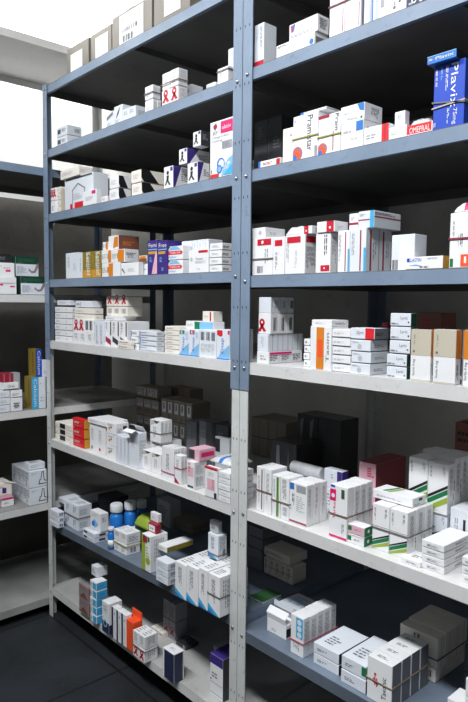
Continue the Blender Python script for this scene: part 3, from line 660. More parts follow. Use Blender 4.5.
# bottles
M_BLUEP = paint('blue_bottle_plastic', rgb('1d74c9'), .35, .05); M_CAP = paint('white_cap_plastic', rgb('d6dade'), .4, .03)
def bottle(px, pb, ptop, rad, desc, d=None):
    z = deck('L', 6)+.002; P = on_plane(px, pb, z) if d is None else None
    if P is None:
        P = Vector((0, d, z)); P.x = along(P, Vector((1, 0, 0)), px)
    P.z = deck('L', 6, P.x)+.003
    H = rise(P, ptop); root = empty('medicine_bottle', P); tag(root, desc+', left bay seventh shelf', 'bottle', 'blue bottles with white caps')
    bm = bmesh.new(); hb = H*.77
    lathe(bm, [(rad*.94, 0), (rad, .003), (rad, hb*.86), (rad*.9, hb*.95), (rad*.62, hb), (rad*.62, hb+.006)]); link('bottle_body', bm, [M_BLUEP], root)
    bm = bmesh.new(); lathe(bm, [(rad*1.012, hb*.12), (rad*1.012, hb*.55)], n=24); l = link('wrap_label', bm, [ink('w')], root); l['label'] = 'white wrap label'
    bm = bmesh.new(); lathe(bm, [(rad*.88, hb+.006), (rad*.94, hb+.010), (rad*.94, H-.004), (rad*.82, H)], n=24); c = link('screw_cap', bm, [M_CAP], root); c['label'] = 'white ribbed cap'
bottle(116.6, 543, 503.5, .027, 'first blue bottle from far post, tall, white cap')
bottle(130.4, 541, 501, .026, 'second tall blue bottle, half behind the banded bundle')
bottle(142, 536, 500, .023, 'third tall blue bottle, behind the green boxes')
bottle(111.2, 547.5, 527, .014, 'short blue bottle in front of the tall ones')
r4 = b('L', 6, 113.8, 126.4, 528, 'white box in the olive banded cube', lambda i, j, q: [BC('f', .2, .45, .8, .9, 'g') if q else LN('f', .2, .2, .8, .6, 2, 'h'), LN('r', .15, .2, .85, .75, 2, 'h') if q else BC('r', .3, .2, .7, .7, 'i'), LN('t', .1, .2, .9, .8, 2, 'g')], 'w', yb=549.3, x2=140.2, n=(2, 1, 2), jit=0)
band(r4, 540.5, 'olive band round the white cube', M_BANDO)
r5 = b('L', 6, 141.8, 150.5, 533, 'tall green and white box with maroon square', [S('f', 0, 0, .42, 1, 'l'), S('f', .12, .78, .62, .97, 'e'), S('f', .66, .84, .9, .97, 'G'), CI('f', .7, .3, .25, 'l'), LN('f', .5, .4, .9, .7, 2, 'l'), LN('r', .2, .1, .8, .9, 3, 'h', 1)], 'w', yb=568.5, x2=167.5, jit=0)
rmx = b('L', 6, 148.2, 156, 522, 'small box with maroon face on the tall green box', [S('f', .1, .15, .85, .85, 'w'), LN('f', .2, .3, .7, .6, 1, 'G'), S('r', 0, 0, .55, 1, 'e')], 'e', on=r5, x2=161, d=.03)
b('L', 6, 150.6, 158, 511.5, 'little white box standing upright on the maroon face box', [LN('f', .2, .3, .8, .6, 1, 'g')], 'w', on=rmx, d=.05, dep=.016, jit=0)
rgx = b('L', 6, 135, 145, 523.5, 'dark green box under the lime pack', [LN('f', .2, .2, .8, .6, 2, 'l')], 'd', d=.115, dep=.06)
bag('foil_pack', rgx, 134.5, 148, 512.5, 0, .105, .075, 'lime green crumpled pack beside the maroon box', mat=ink('l'), k=6, seed=9)
r6 = b('L', 6, 155.8, 167.4, 557.5, 'flat white box with black bars, green topped stack', [LN('f', .15, .4, .8, .6, 1, 'h'), BC('r', .3, .25, .8, .75, 'k')], 'c', yb=579.8, x2=177, n=(1, 1, 3))
b('L', 6, 158.2, 166.6, 543.5, 'flat white box with olive green side', [LN('f', .15, .3, .8, .7, 1, 'l'), S('r', .02, .05, .98, .9, 'Y'), LN('r', .3, .4, .8, .6, 1, 'l')], 'w', on=r6, x2=193, d=.03)
def tip(i, j, q): return [PG('f', [(.0, .0), (1, .0), (.0, .24)], 't'), PG('f', [(.0, .0), (.5, .0), (.0, .12)], 'b'), LN('f', .3, .28, .62, .88, 2, 'a', 1), LN('r', .2, .1, .8, .9, 2, 'h', 1), LN('t', .2, .15, .8, .85, 2, 'h')]
ra = b('L', 6, 175, 186, 560, 'deep white box with blue corner, first from far end', tip, 'w', yb=594.5, dep=.15, n=(1, 2, 1), jit=0)
b('L', 6, 186.4, 197.4, 564, 'deep white box with blue corner, second from far end', tip, 'w', yb=600.5, dep=.15, n=(1, 2, 1), jit=0, rag=.002)
b('L', 6, 198.8, 207.4, 567, 'deep white box with blue corner, third from far end', tip, 'w', yb=606, dep=.15, n=(1, 2, 1), jit=0, rag=.002)
rb = b('L', 6, 208, 219.5, 571.5, 'banded white box with blue corner at centre post', tip, 'w', yb=611.5, dep=.12, n=(1, 2, 1), jit=0)
band(rb, 592, 'dark band round the blue corner boxes', M_BANDG)
b('L', 6, 215.5, 226, 602, 'small white box lying before the banded corner boxes', [S('f', .4, .4, .5, .55, 'a'), LN('r', .2, .3, .8, .7, 2, 'h')], 'c', d=-.075, dep=.03, rot=14, lift=-.0) if 0 else None
rc = b('L', 6, 208, 218, 532, 'upright white box with blue corner standing on the row', lambda i, j, q: tip(0, 0, 0)+[BC('r', .5, .1, .85, .4, 'i')], 'c', on=rb, x2=226.6, d=.04, jit=0)
band(rc, 551.5, 'dark band round the raised blue corner box')
b('L', 6, 209.8, 218, 519.5, 'small grey box on top of the raised box', [BC('f', .2, .3, .6, .55, 'a'), LN('f', .2, .6, .8, .8, 1)], 'g', on=rc, x2=222, d=.05)
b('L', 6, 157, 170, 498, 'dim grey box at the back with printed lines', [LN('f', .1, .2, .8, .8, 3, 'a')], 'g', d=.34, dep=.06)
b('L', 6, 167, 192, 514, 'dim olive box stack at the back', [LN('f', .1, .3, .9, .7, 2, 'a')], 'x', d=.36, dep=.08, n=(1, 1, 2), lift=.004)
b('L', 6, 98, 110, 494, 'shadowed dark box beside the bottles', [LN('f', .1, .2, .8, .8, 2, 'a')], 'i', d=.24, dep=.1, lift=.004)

if DEBUG:
    for o in bpy.data.objects:
        if o.name.startswith('medicine_bottle'): print('BT', o.name, o.location)
    print('r4', r4.P, r4.W, r4.D, r4.H, 'r5', r5.P, r5.W, r5.D, r5.H, 'gx', rgx.P, rgx.W, rgx.D, rgx.H)
# ---- bottom shelf
b('L', 7, 78.6, 88.6, 581.5, 'mauve brown box nearest the far post', [LN('f', .1, .6, .9, .9, 2, 'H'), PG('f', [(.1, .1), (.9, .1), (.5, .5)], 'u'), S('r', .1, .1, .9, .9, 'u')], 'q', yb=610.5, x2=92, n=(1, 1, 2))
rr = b('L', 7, 90, 96.2, 579, 'white and blue box, tall narrow stack', [S('f', .45, .1, .95, .9, 't'), LN('f', .08, .3, .4, .7, 2, 'a'), S('r', .02, .04, .98, .96, 't'), LN('r', .3, .4, .8, .6, 1, 'b')], 'w', yb=620, x2=107, n=(1, 1, 5))
b('L', 7, 91.5, 97, 564.5, 'small grey white box crowning the blue stack', [LN('f', .15, .3, .8, .7, 1, 'a')], 'c', on=rr, d=.012, dep=.05, jit=0)
b('L', 7, 102.3, 109, 600, 'white box with navy base and blue emblem', [S('f', .0, .0, 1, .36, 'n'), CI('f', .45, .3, .3, 's'), CI('f', .45, .3, .18, 'n'), LN('f', .2, .6, .8, .9, 2, 'h', 1), S('r', 0, 0, 1, .3, 'n'), LN('r', .2, .5, .8, .9, 3, 'h', 1)], 'w', yb=630, dep=.06, jit=0)
nv = lambda i, j, q: [S('f', .0, 0, .34, 1, 'n'), LN('f', .55, .1, .8, .6, 1, 'g', 1), S('r', .85, .0, 1, 1, 'n'), CI('f', .65, .82, .14, 's')]
b('L', 7, 111.8, 126.5, 606, 'upright white box with navy edge beside orange box', nv, 'w', yb=637, x2=133, n=(3, 1, 1), jit=0)
ro = b('L', 7, 123.6, 133, 617, 'bright orange red box, glossy, with raised back', [LN('r', .3, .3, .6, .5, 1, 'R')], 'O', yb=645.5, x2=142.5, jit=0)
bm = bmesh.new(); cuboid(bm, .002, ro.D-.004, ro.H, ro.W*1.0, ro.D-.001, ro.H+.028); link('raised_flap', bm, [ink('O')], ro.objs[0])
r1 = b('L', 7, 133, 145, 629, 'white box with red figure, two rows banded', lambda i, j, q: [MAN('f', .5, .45, .6)]+[LN('r', .2, .1, .8, .9, 2, 'h', 1)] if q == 0 else [LN('f', .25, .1, .7, .9, 2, 'h', 1), LN('r', .2, .1, .8, .9, 3, 'h', 1), LN('t', .2, .1, .8, .9, 2, 'h')], 'w', yb=655, x2=158, n=(2, 1, 2), jit=0)
band(r1, 643.5, 'dark band round the red figure block')
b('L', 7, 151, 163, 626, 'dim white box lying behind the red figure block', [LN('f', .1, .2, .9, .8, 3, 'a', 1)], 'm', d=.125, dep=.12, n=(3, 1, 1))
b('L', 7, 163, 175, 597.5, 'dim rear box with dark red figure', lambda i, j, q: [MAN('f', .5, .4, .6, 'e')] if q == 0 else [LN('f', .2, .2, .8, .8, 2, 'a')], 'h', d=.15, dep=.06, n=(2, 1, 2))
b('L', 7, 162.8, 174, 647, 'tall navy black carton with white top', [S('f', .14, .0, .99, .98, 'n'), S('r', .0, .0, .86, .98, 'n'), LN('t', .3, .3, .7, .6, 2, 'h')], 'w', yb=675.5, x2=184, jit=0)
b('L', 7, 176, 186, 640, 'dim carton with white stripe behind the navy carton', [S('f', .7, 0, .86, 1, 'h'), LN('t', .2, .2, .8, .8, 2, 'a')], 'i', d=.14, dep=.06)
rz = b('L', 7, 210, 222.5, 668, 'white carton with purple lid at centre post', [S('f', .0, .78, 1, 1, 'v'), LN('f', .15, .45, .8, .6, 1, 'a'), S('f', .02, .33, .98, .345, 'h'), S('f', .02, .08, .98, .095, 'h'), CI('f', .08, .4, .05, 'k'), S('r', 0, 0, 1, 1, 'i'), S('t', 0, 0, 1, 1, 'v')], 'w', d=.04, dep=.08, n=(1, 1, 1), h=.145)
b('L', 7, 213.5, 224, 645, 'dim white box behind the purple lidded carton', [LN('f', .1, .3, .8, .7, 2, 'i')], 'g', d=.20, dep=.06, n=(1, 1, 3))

# ================================================================== CORNER RACK
gr = [S('f', 0, .62, 1, 1, 'D'), TX('f', .12, .74, .82, .88, 'FLEXERGEL', 'G'), LN('f', .1, .64, .3, .68, 1, 'h'), PG('f', [(.58, .42), (.68, .28), (.8, .3), (.9, .6), (1, .72), (1, .5), (.86, .2), (.7, .16), (.55, .3)], 'q'), LN('f', .06, .12, .5, .5, 4, 'h'), S('l', 0, 0, 1, 1, 'D'), S('t', 0, 0, 1, 1, 'D')]
g1 = b('C', 2, 21, 45, 276, 'dark green and pale blue box, lower one', gr, 'c', d=.012, xl=16.5, jit=0)
b('C', 2, 15.8, 38.6, 256, 'dark green and pale blue box, upper one', gr, 'c', on=g1, d=.03, xl=12, jit=0)
w1 = b('C', 2, -6, 16.6, 276.8, 'white box with red stamp, lower row beside dark green', [S('f', .7, .42, .92, .5, 'p'), S('f', .1, .5, .4, .6, 'p'), LN('f', .3, .6, .9, .64, 1, 'a'), S('f', 0, .66, 1, .68, 'h')], 'w', d=.012, dep=.16)
b('C', 2, -8, 14.6, 262, 'white box with pale red stamp, upper row beside dark green', [S('f', .6, .38, .82, .52, 'p'), LN('f', .5, .6, .95, .68, 1, 'r'), LN('f', .2, .7, .5, .8, 1)], 'w', on=w1, d=.02, dep=.16)
b('C', 2, -8, 11, 253, 'black lidded box resting behind white stamped boxes', [LN('f', .4, .3, .8, .7, 1, 'a')], 'k', z=deck('C', 2)+.1365, d=.05, dep=.12)
ct = [S('f', .0, 0, .1, 1, 'd'), S('f', .1, 0, 1, 1, 'B'), TX('f', .32, .08, .8, .94, 'Calcium', 'w', -90), S('l', 0, 0, 1, 1, 'Y'), S('t', 0, 0, 1, 1, 'Y'), S('l', .55, .1, .7, .9, 'u')]
c1 = b('C', 3, 32, 38.6, 377.5, 'blue carton with gold side, lower', [S('f', 0, 0, 1, 1, 't')]+ct[2:], 't', d=.012, xl=25, jit=0, tilt=None)
c2 = b('C', 3, 36, 41.8, 349.5, 'blue carton with gold side, upper', ct, 'B', on=c1, d=.02, xl=28.8, jit=0)
c3 = b('C', 3, 39, 46, 377.5, 'white box next to lower blue carton', [LN('f', .2, .2, .8, .4, 1, 'g'), CI('f', .3, .8, .06, 'a')], 'c', d=.012, dep=.06, jit=0)
b('C', 3, 42.7, 48, 360, 'white box next to upper blue carton', [LN('f', .2, .2, .8, .4, 1, 'g')], 'c', on=c3, d=.014, dep=.06, jit=0)
s1 = b('C', 3, -2, 10.2, 391, 'flat white box in the low stack before blue cartons', [LN('f', .2, .3, .8, .7, 1, 'g')], 'c', d=.02, dep=.1, n=(1, 1, 3))
s2 = b('C', 3, 11.4, 22.5, 398.5, 'flat box with green print, lowest beside blue cartons', [LN('f', .2, .3, .8, .7, 1, 'd'), BC('f', .3, .2, .7, .6, 'a')], 'w', d=.015, dep=.1)
s3 = b('C', 3, 11.2, 22.3, 390.8, 'flat white box with green print, laid above', [LN('f', .1, .3, .8, .6, 1, 'a'), S('f', 0, 0, 1, .12, 'd')], 'w', on=s2, d=.02, dep=.1)
s4 = b('C', 3, 3, 18.6, 383.2, 'flat white box with grey name, third layer', [TX('f', .3, .3, .75, .7, 'Orex', 'a'), S('f', 0, 0, 1, .1, 'd')], 'w', on=s1, d=.025, dep=.1)
b('C', 3, 2.5, 14, 374, 'dark red box on the white stack', [S('f', .3, 0, .36, 1, 'g'), S('f', .55, 0, .6, 1, 'k')], 'e', on=s4, d=.035, dep=.07, n=(2, 1, 1))
b('C', 3, 14.6, 20.5, 373, 'white upright box beside the dark red pair', [LN('f', .2, .2, .8, .8, 2, 'g')], 'g', d=.14, dep=.05)
def a1(i, j, q): return [PG('f', [(.5, .15), (.95, .15), (.95, .2), (.5, .2)], 'k'), PG('f', [(.5, .15), (.55, .15), (.62, .45), (.57, .45)], 'k'), PG('f', [(.62, .4), (.66, .4), (.74, .9), (.7, .9)], 'k'), PG('f', [(.7, .86), (.82, .86), (.82, .9), (.7, .9)], 'k'), PG('f', [(.78, .9), (.82, .9), (.86, .35), (.82, .35)], 'k'), PG('f', [(.82, .35), (.98, .3), (.98, .34), (.84, .4)], 'k'), LN('f', .1, .75, .5, .9, 1, 'g'), LN('l', .05, .08, .95, .9, 6, 'a', 1)]
k1 = b('C', 4, 30.3, 47.3, 471.5, 'white carton with black outlined emblem', a1, 'c', d=.012, xl=12.5, n=(1, 1, 2), jit=0)
b('C', 4, 29, 45, 464.5, 'flat white box lying on the emblem cartons', [LN('f', .1, .3, .7, .7, 1, 'g'), LN('t', .2, .2, .8, .8, 3, 'h')], 'c', on=k1, d=.03, xl=24)
k2 = b('C', 4, 2, 14, 499, 'small white box with pink edge at shelf front', [S('f', .0, .78, 1, 1, 'p'), LN('f', .2, .3, .7, .5, 1, 'a')], 'w', yb=507.5, dep=.08)
k3 = b('C', 4, -4, 12, 485, 'white pink box with its lid hanging open', [S('f', .4, .35, .65, .7, 'v'), S('f', .0, .0, 1, .25, 'P'), LN('f', .1, .7, .5, .85, 1, 'p')], 'm', on=k2, d=.07, dep=.1, jit=0)
bm = bmesh.new(); cuboid(bm, 0, -.0006, -.0008, k3.W*.75, .055, .0008)
o = link('open_lid', bm, [ink('w')], k3.objs[0], (k3.W*.55, -.004, k3.H+.006)); o.rotation_euler = (math.radians(-6), math.radians(14), 0); o['label'] = 'open lid flap'

# ================================================================== RIGHT BAY
# ---- second shelf
b('R', 1, 254.2, 263.6, 26, 'tall white box with red foot beside the centre post', [S('f', 0, .0, 1, .14, 'r'), LN('f', .62, .35, .82, .92, 1, 'a', 1), LN('f', .2, .5, .4, .9, 1, 'g', 1)], 'c', d=.015, dep=.05, jit=0)
b('R', 1, 264, 267.4, 45, 'grey box peeping out behind the red footed box', [LN('f', .2, .2, .8, .7, 1, 'a')], 'g', d=.07, dep=.04)
r1 = b('R', 1, 276.2, 314.5, 46.5, 'long flat white box with a dark speck, lower of two', [LN('f', .04, .75, .3, .9, 1, 'i'), CI('f', .93, .35, .2, 'b'), LN('f', .4, .3, .7, .45, 1, 'g'), S('r', .1, .2, .8, .7, 'a')], 'w', d=.014, x2=328)
b('R', 1, 289.2, 317.6, 25.5, 'flat white box with red and blue shield, upper of two', [PG('f', [(.05, .9), (.22, .95), (.18, .55), (.08, .45)], 'b'), PG('f', [(.05, .9), (.12, .92), (.14, .5), (.08, .5)], 'r'), LN('f', .05, .12, .95, .3, 1, 'h'), LN('f', .4, .6, .8, .7, 1, 'g'), LN('r', .15, .15, .85, .85, 4, 'a', 1), LN('r', .2, .2, .8, .8, 3, 'a')], 'w', on=r1, d=.018, x2=328.8)
ln = lambda c: [S('f', .88, .05, .93, .5, c), LN('f', .1, .3, .25, .9, 1, 'g', 1)]
r = b('R', 1, 329.2, 361, -12, 'tall white box with dark red vertical line', lambda i, j, q: ln('e'), 'w', d=.012, dep=.08, n=(2, 1, 1), jit=0)
band(r, 8, 'dark red band round the tall red line boxes', paint('wine_rubber', (.22, .05, .06), .6))
b('R', 1, 361.8, 370.6, -14, 'tall grey blue box with dark edge', [S('f', .0, 0, .25, 1, 'n'), S('f', .7, 0, 1, 1, 'g')], 'c', d=.012, dep=.08, jit=0)
b('R', 1, 371, 384.6, -14, 'tall white box with grey stripe, third from red line boxes', [S('f', .05, 0, .15, 1, 'b'), S('f', .3, 0, .55, 1, 'g'), S('f', .7, .3, .95, .9, 'h')], 'c', d=.012, dep=.08, jit=0)
b('R', 1, 385, 406, -14, 'tall white box with small grey emblems', [CI('f', .45, .2, .07, 'a'), CI('f', .45, .35, .05, 'h'), S('f', .38, .28, .52, .3, 'a'), CI('f', .7, .34, .05, 'i'), LN('f', .2, .5, .8, .8, 3, 'g')], 'w', d=.012, dep=.08, jit=0)
b('R', 1, 406.6, 428, -14, 'tall navy box with pale looping pattern', [LN('f', .1, .12, .5, .22, 1, 'c'), CI('f', .35, .28, .13, 'c'), CI('f', .35, .28, .08, 'n'), CI('f', .68, .2, .1, 'c'), CI('f', .68, .2, .06, 'n')], 'n', d=.012, dep=.08, jit=0)
b('R', 1, 428.6, 447, -16, 'tall white box at the right of the navy box', plain, 'c', d=.012, dep=.08, jit=0)

# ---- third shelf
b('R', 2, 254, 281.5, 122.5, 'dim translucent dark box set back by the centre post', lambda i, j, q: [LN('f', .3, .7, .7, .9, 3, 'a'), PG('f', [(.0, .0), (.9, .0), (.9, .12), (.5, .3), (.0, .45)], 'n')] if i == 0 else [LN('f', .0, .1, .1, .9, 1, 'a', 1), LN('f', .4, .5, .9, .7, 2, 'a')], 'i', d=.17, dep=.08, n=(2, 1, 1), jit=0)
b('R', 2, 258.4, 280.5, 162, 'flat white leaflet box with red print and blue end', [S('f', .0, 0, .1, 1, 'b'), LN('f', .2, .3, .75, .7, 1, 'R'), S('f', .82, .1, .98, .9, 'r'), S('t', .1, .2, .8, .5, 'R')], 'w', d=.012, dep=.07)
ci = [CI('f', .12, .14, .42, 'f'), CI('f', .10, .12, .30, 'O'), CI('f', .06, .08, .20, 'b')]
r0 = b('R', 2, 282.6, 292.6, 129.5, 'narrow white box leaning on the big circle box', [LN('f', .3, .3, .45, .9, 1, 'g', 1), S('f', .7, .75, .9, .8, 'h')], 'm', d=.012, dep=.07, jit=0)
r1 = b('R', 2, 292.8, 317.4, 117.5, 'white box with orange blue circle and large vertical name', [CI('f', .18, .14, .22, 'f'), CI('f', .14, .10, .16, 'O'), CI('f', .08, .05, .10, 'b'), TX('f', .58, .16, .80, .95, 'Pramistar', 'k', -90), BC('f', .88, .02, .98, .25, 'i'), LN('f', .05, .85, .12, .92, 1, 'b'), S('f', .505, 0, .515, 1, 'g')], 'w', d=.010, dep=.075, jit=0)
r2 = b('R', 2, 318, 340, 117, 'white box with circle, second, maroon line on edge', [CI('f', .2, .14, .22, 'f'), CI('f', .16, .10, .16, 'O'), CI('f', .1, .05, .10, 'b'), S('f', .66, .05, .70, .55, 'e'), S('f', .0, .92, .5, 1, 'e'), TX('f', .76, .55, .92, .97, 'Pram', 'k', -90)], 'w', d=.010, dep=.075, jit=0)
band(r1, 140, 'olive band round the large name box', M_BANDO); band(r2, 138, 'olive band round the second circle box', M_BANDO)
b('R', 2, 300.6, 326.5, 113.5, 'flat white box with dark name across, blue end, on top', [S('f', .0, 0, .13, 1, 'b'), TX('f', .2, .3, .78, .75, 'Pramistar', 'k'), S('r', 0, 0, 1, 1, 'g'), LN('r', .2, .2, .9, .8, 3, 'h'), S('t', 0, 0, 1, 1, 'a')], 'w', on=r1, d=.014, x2=345.5, jit=0)
r3 = b('R', 2, 340.8, 363, 124.5, 'white box with blue square edge, lower, right of name boxes', [S('f', .68, .62, .98, .98, 'b'), LN('f', .45, .3, .9, .4, 1, 'g'), LN('f', .1, .6, .5, .7, 1, 'h'), LN('r', .2, .2, .8, .8, 2, 'a')], 'w', d=.010, dep=.07, jit=0)
b('R', 2, 340.8, 364.4, 108, 'white box with blue corner, upper, right of name boxes', [PG('f', [(.7, .98), (.98, .98), (.98, .5), (.8, .6)], 'b'), TX('f', .3, .12, .7, .26, 'Pramis', 'a'), LN('f', .1, .5, .5, .6, 1, 'g'), CI('f', .88, .16, .08, 'G'), LN('r', .35, .2, .8, .8, 3, 'a', 1)], 'w', on=r3, d=.012, x2=382, jit=0)
b('R', 2, 363.8, 388.6, 128.5, 'white flat box with a red right end', [S('f', .72, 0, 1, 1, 'R'), S('f', .84, .0, .88, 1, 'e'), LN('f', .1, .3, .6, .6, 1, 'h'), S('f', .02, .0, .7, .06, 'g')], 'w', d=.012, dep=.06)
r4 = b('R', 2, 389, 406.4, 128, 'flat white box below the white upright tab', [LN('f', .1, .3, .8, .6, 1, 'g')], 'w', d=.010, dep=.05)
b('R', 2, 394.5, 404.8, 112.5, 'little white box standing upright beside the clear tray', [LN('f', .3, .3, .6, .8, 1, 'h', 1)], 'c', on=r4, d=.03, dep=.018, jit=0)
b('R', 2, 406.8, 432.4, 126.2, 'flat red box with white lettering', [TX('f', .1, .2, .9, .75, 'OMEPRAL', 'w'), S('f', 0, 0, 1, .12, 'w'), S('f', .96, 0, 1, 1, 'w')], 'R', d=.010, dep=.05)
bag('clear_tray', None, 404, 430, 119, 0, .08, .06, 'crumpled clear wrapping behind the red box', bay='R', k=2, z=ZR[2], seed=3)
pv = [TX('f', .56, .30, .78, .97, 'Plavix', 'w', -90), TX('f', .62, .04, .78, .28, '75mg', 'w', -90), LN('f', .05, .62, .12, .93, 1, 'c', 1), LN('f', .22, .66, .29, .95, 1, 's', 1), LN('f', .38, .5, .47, .95, 1, 'c', 1), LN('f', .46, .05, .54, .3, 1, 'c', 1), LN('f', .02, .0, .1, .12, 1, 'c', 1), LN('r', .3, .3, .5, .95, 1, 'h', 1)]
rp = b('R', 2, 432.6, 463.4, 66.5, 'large deep blue carton with white vertical name', pv, 'B', d=.012, dep=.09, jit=0)
band(rp, 106, 'upper pale band slanting round the blue carton', M_BANDG, dy=.006); band(rp, 108, 'lower pale band round the blue carton', paint('beige_rubber', (.45, .40, .36), .6), dy=-.003)
b('R', 2, 427.2, 456.2, 57.5, 'lighter blue box lying across the blue carton', [TX('f', .30, .35, .92, .75, 'Plavix', 'w'), LN('f', .05, .4, .24, .7, 2, 'w'), S('f', 0, .9, 1, 1, 's'), S('r', 0, 0, 1, 1, 'k')], 'b', on=rp, d=-.004, dep=.08, jit=0, w=None)
b('R', 2, 464.2, 480, 66, 'second deep blue carton beside the banded one', [LN('f', .15, .4, .25, .95, 1, 'h', 1), S('f', .0, 0, 1, 1, 'k')], 'n', d=.108, dep=.06, jit=0)

# ---- fourth shelf
rb_ = lambda u0, u1, v0=.80, v1=.97: S('f', u0, v0, u1, v1, 'r')
def redl(x): return [S('f', .25, .80, .92, .97, 'r'), CI('f', .5, .885, .06, 'w'), LN('f', .6, .15, .8, .7, 1, 'h', 1), BC('f', .25, .06, .55, .25, 'a')]
r1 = b('R', 3, 252.2, 272.4, 239, 'white box with red label bar next to the centre post', redl(0), 'w', d=.012, dep=.09, jit=0)
band(r1, 259.5, 'thin band round the red label box', M_BANDG)
b('R', 3, 272.8, 284.2, 237.5, 'narrow white box with short red label bar', [S('f', .15, .76, .8, .92, 'r'), LN('f', .2, .1, .4, .6, 1, 'a', 1)], 'w', d=.012, dep=.09, jit=0)
b('R', 3, 252.2, 265.5, 228.5, 'flat white box lying by the post on red labels', [CI('f', .6, .5, .2, 'g'), LN('r', .2, .3, .7, .6, 1, 'g')], 'w', on=r1, d=.014, x2=285)
r2 = b('R', 3, 284.8, 304.6, 236, 'broad white box with wide red label', [S('f', .1, .80, .78, .96, 'r'), LN('f', .06, .3, .2, .8, 1, 'h', 1), LN('f', .5, .1, .62, .6, 1, 'g', 1), S('r', .08, .80, .92, .96, 'r'), LN('r', .1, .1, .9, .7, 4, 'a', 1)], 'w', d=.010, x2=316, jit=0)
bag('rolled_pack', r2, 286, 303, 226.5, 0, .02, .05, 'rolled white packet on the wide red label box', bay='R', k=3, seed=12)
b('R', 3, 303.2, 312, 226.3, 'small white box with red band upright, on grey side', [S('f', .1, 0, .6, 1, 'r'), CI('f', .35, .4, .12, 'w'), LN('r', .2, .2, .8, .8, 2, 'a')], 'w', on=r2, d=.014, dep=.06, jit=0)
r3 = b('R', 3, 315.4, 330, 233.5, 'white box with red label at its foot', [S('f', .35, .04, .95, .19, 'r'), CI('f', .6, .115, .05, 'w'), LN('f', .55, .35, .8, .95, 1, 'i', 1), LN('r', .2, .2, .8, .9, 2, 'h', 1)], 'w', d=.010, x2=337, jit=0)
b('R', 3, 316.8, 334.5, 222.3, 'flat white box with red band across middle', [S('f', .55, 0, .95, 1, 'r'), CI('f', .74, .4, .12, 'w'), LN('r', .2, .3, .8, .6, 1, 'g')], 'w', on=r3, d=.006, x2=348)
vl = lambda c: [S('f', .62, .02, .70, .96, 'e'), S('f', .86, .0, 1, .55, 't'), LN('f', .1, .2, .3, .9, 1, 'h', 1)]
b('R', 3, 337.2, 349, 231, 'upright white box with crimson line and blue strip', vl(0), 'w', d=.012, dep=.08, jit=0)
r4 = b('R', 3, 349.4, 365.4, 229.5, 'upright white box with crimson line, grey shaded flank', vl(0)+[S('r', .14, .02, .2, .97, 'e'), LN('r', .25, .1, .4, .7, 1, 'h', 1), S('r', .64, .02, .7, .97, 'e'), LN('r', .76, .1, .9, .7, 1, 'h', 1), S('r', .48, 0, .5, 1, 'a')], 'c', d=.012, x2=390.5, jit=0)
b('R', 3, 349, 358, 214, 'flat white box with crimson line, half behind another', [S('f', .0, .35, 1, .48, 'e'), LN('f', .2, .6, .8, .8, 1, 'h')], 'c', on=r4, d=.05, dep=.07)
b('R', 3, 358.4, 374, 211.8, 'flat white box with blue edge and crimson line, topmost', [S('f', .0, .45, .72, .52, 'e'), S('f', .74, 0, .98, 1, 't'), S('r', .0, .6, 1, .67, 'e'), LN('r', .02, .75, .9, .9, 1, 'i'), LN('f', .1, .7, .5, .85, 1, 'h')], 'c', on=r4, d=.016, x2=400.5, jit=0)
b('R', 3, 391, 414, 235.5, 'pale grey wrapped box beside the crimson line boxes', [BC('f', .05, .02, .3, .3, 'i'), PG('f', [(.3, .0), (1, .0), (1, .6), (.4, .95)], 'w')], 'c', d=.014, dep=.05, jit=0)
b('R', 3, 405, 442.6, 257.5, 'flat white box with blue name and orange end', [TX('f', .08, .6, .44, .88, 'CLASTIN', 'B'), S('f', .05, .6, .12, .9, 'B'), LN('f', .6, .75, .95, .9, 2, 'h'), LN('f', .4, .1, .7, .25, 1, 'n'), PG('f', [(.1, .3), (.3, .4), (.5, .2), (.3, .28)], 's'), S('r', 0, 0, 1, 1, 'y')], 'w', d=.004, x2=449, jit=0)
rg = b('R', 3, 448.8, 478, 213.5, 'tall white carton with red square and maroon band', [S('f', .40, .02, .9, .24, 'O'), S('f', .52, .08, .6, .2, 'w'), S('f', .03, .02, .14, .17, 'G'), LN('f', .36, .25, .46, .62, 1, 'k', 1), LN('f', .1, .5, .16, .85, 1, 'a', 1), LN('f', .28, .3, .33, .6, 1, 'h', 1)], 'w', d=.008, dep=.08, jit=0)
band(rg, 239, 'maroon band round the red square carton', paint('maroon_rubber', (.3, .02, .06), .6))
bag('film_packet', rg, 454.5, 478, 202.5, 0, .015, .05, 'crumpled white packet with pink print on tall carton', bay='R', k=3, marks='p', seed=21)

# ---- fifth shelf
rA = b('R', 4, 256.9, 268.5, 351, 'white box with grey stamp in bottom layer', [LN('f', .3, .25, .85, .75, 1, 'h'), LN('r', .12, .2, .88, .75, 2, 'i')], 'w', d=.016, x2=302.5, n=(1, 3, 1), jit=0)
rB = b('R', 4, 257.4, 268, 333.5, 'thin white box in an upright row, mid layer', [LN('f', .3, .15, .6, .85, 1, 'g', 1), S('r', .85, 0, 1, 1, 'g')], 'c', on=rA, d=.02, x2=303, n=(1, 7, 1), jit=0)
bm = bmesh.new(); cuboid(bm, 0, 0, 0, .002, rA.D*.62, .006); lp = link('folded_leaflet', bm, [ink('p')], None, (rA.P.x+rA.W+.0008, rA.P.y+.004, rA.top-.008)); 
tag(lp, 'narrow crimson paper strip at the foot of thin white boxes, right bay fifth shelf', 'paper strip'); 
rC = b('R', 4, 258.4, 270.5, 313, 'white cube box with black bars on its flank', lambda i, j, q: ([MAN('f', .3, .35, .5)] if j == 0 else [])+[BC('r', .35, .15, .75, .8, 'i')], 'w', on=rB, d=.025, x2=294, n=(1, 3, 1), jit=0)
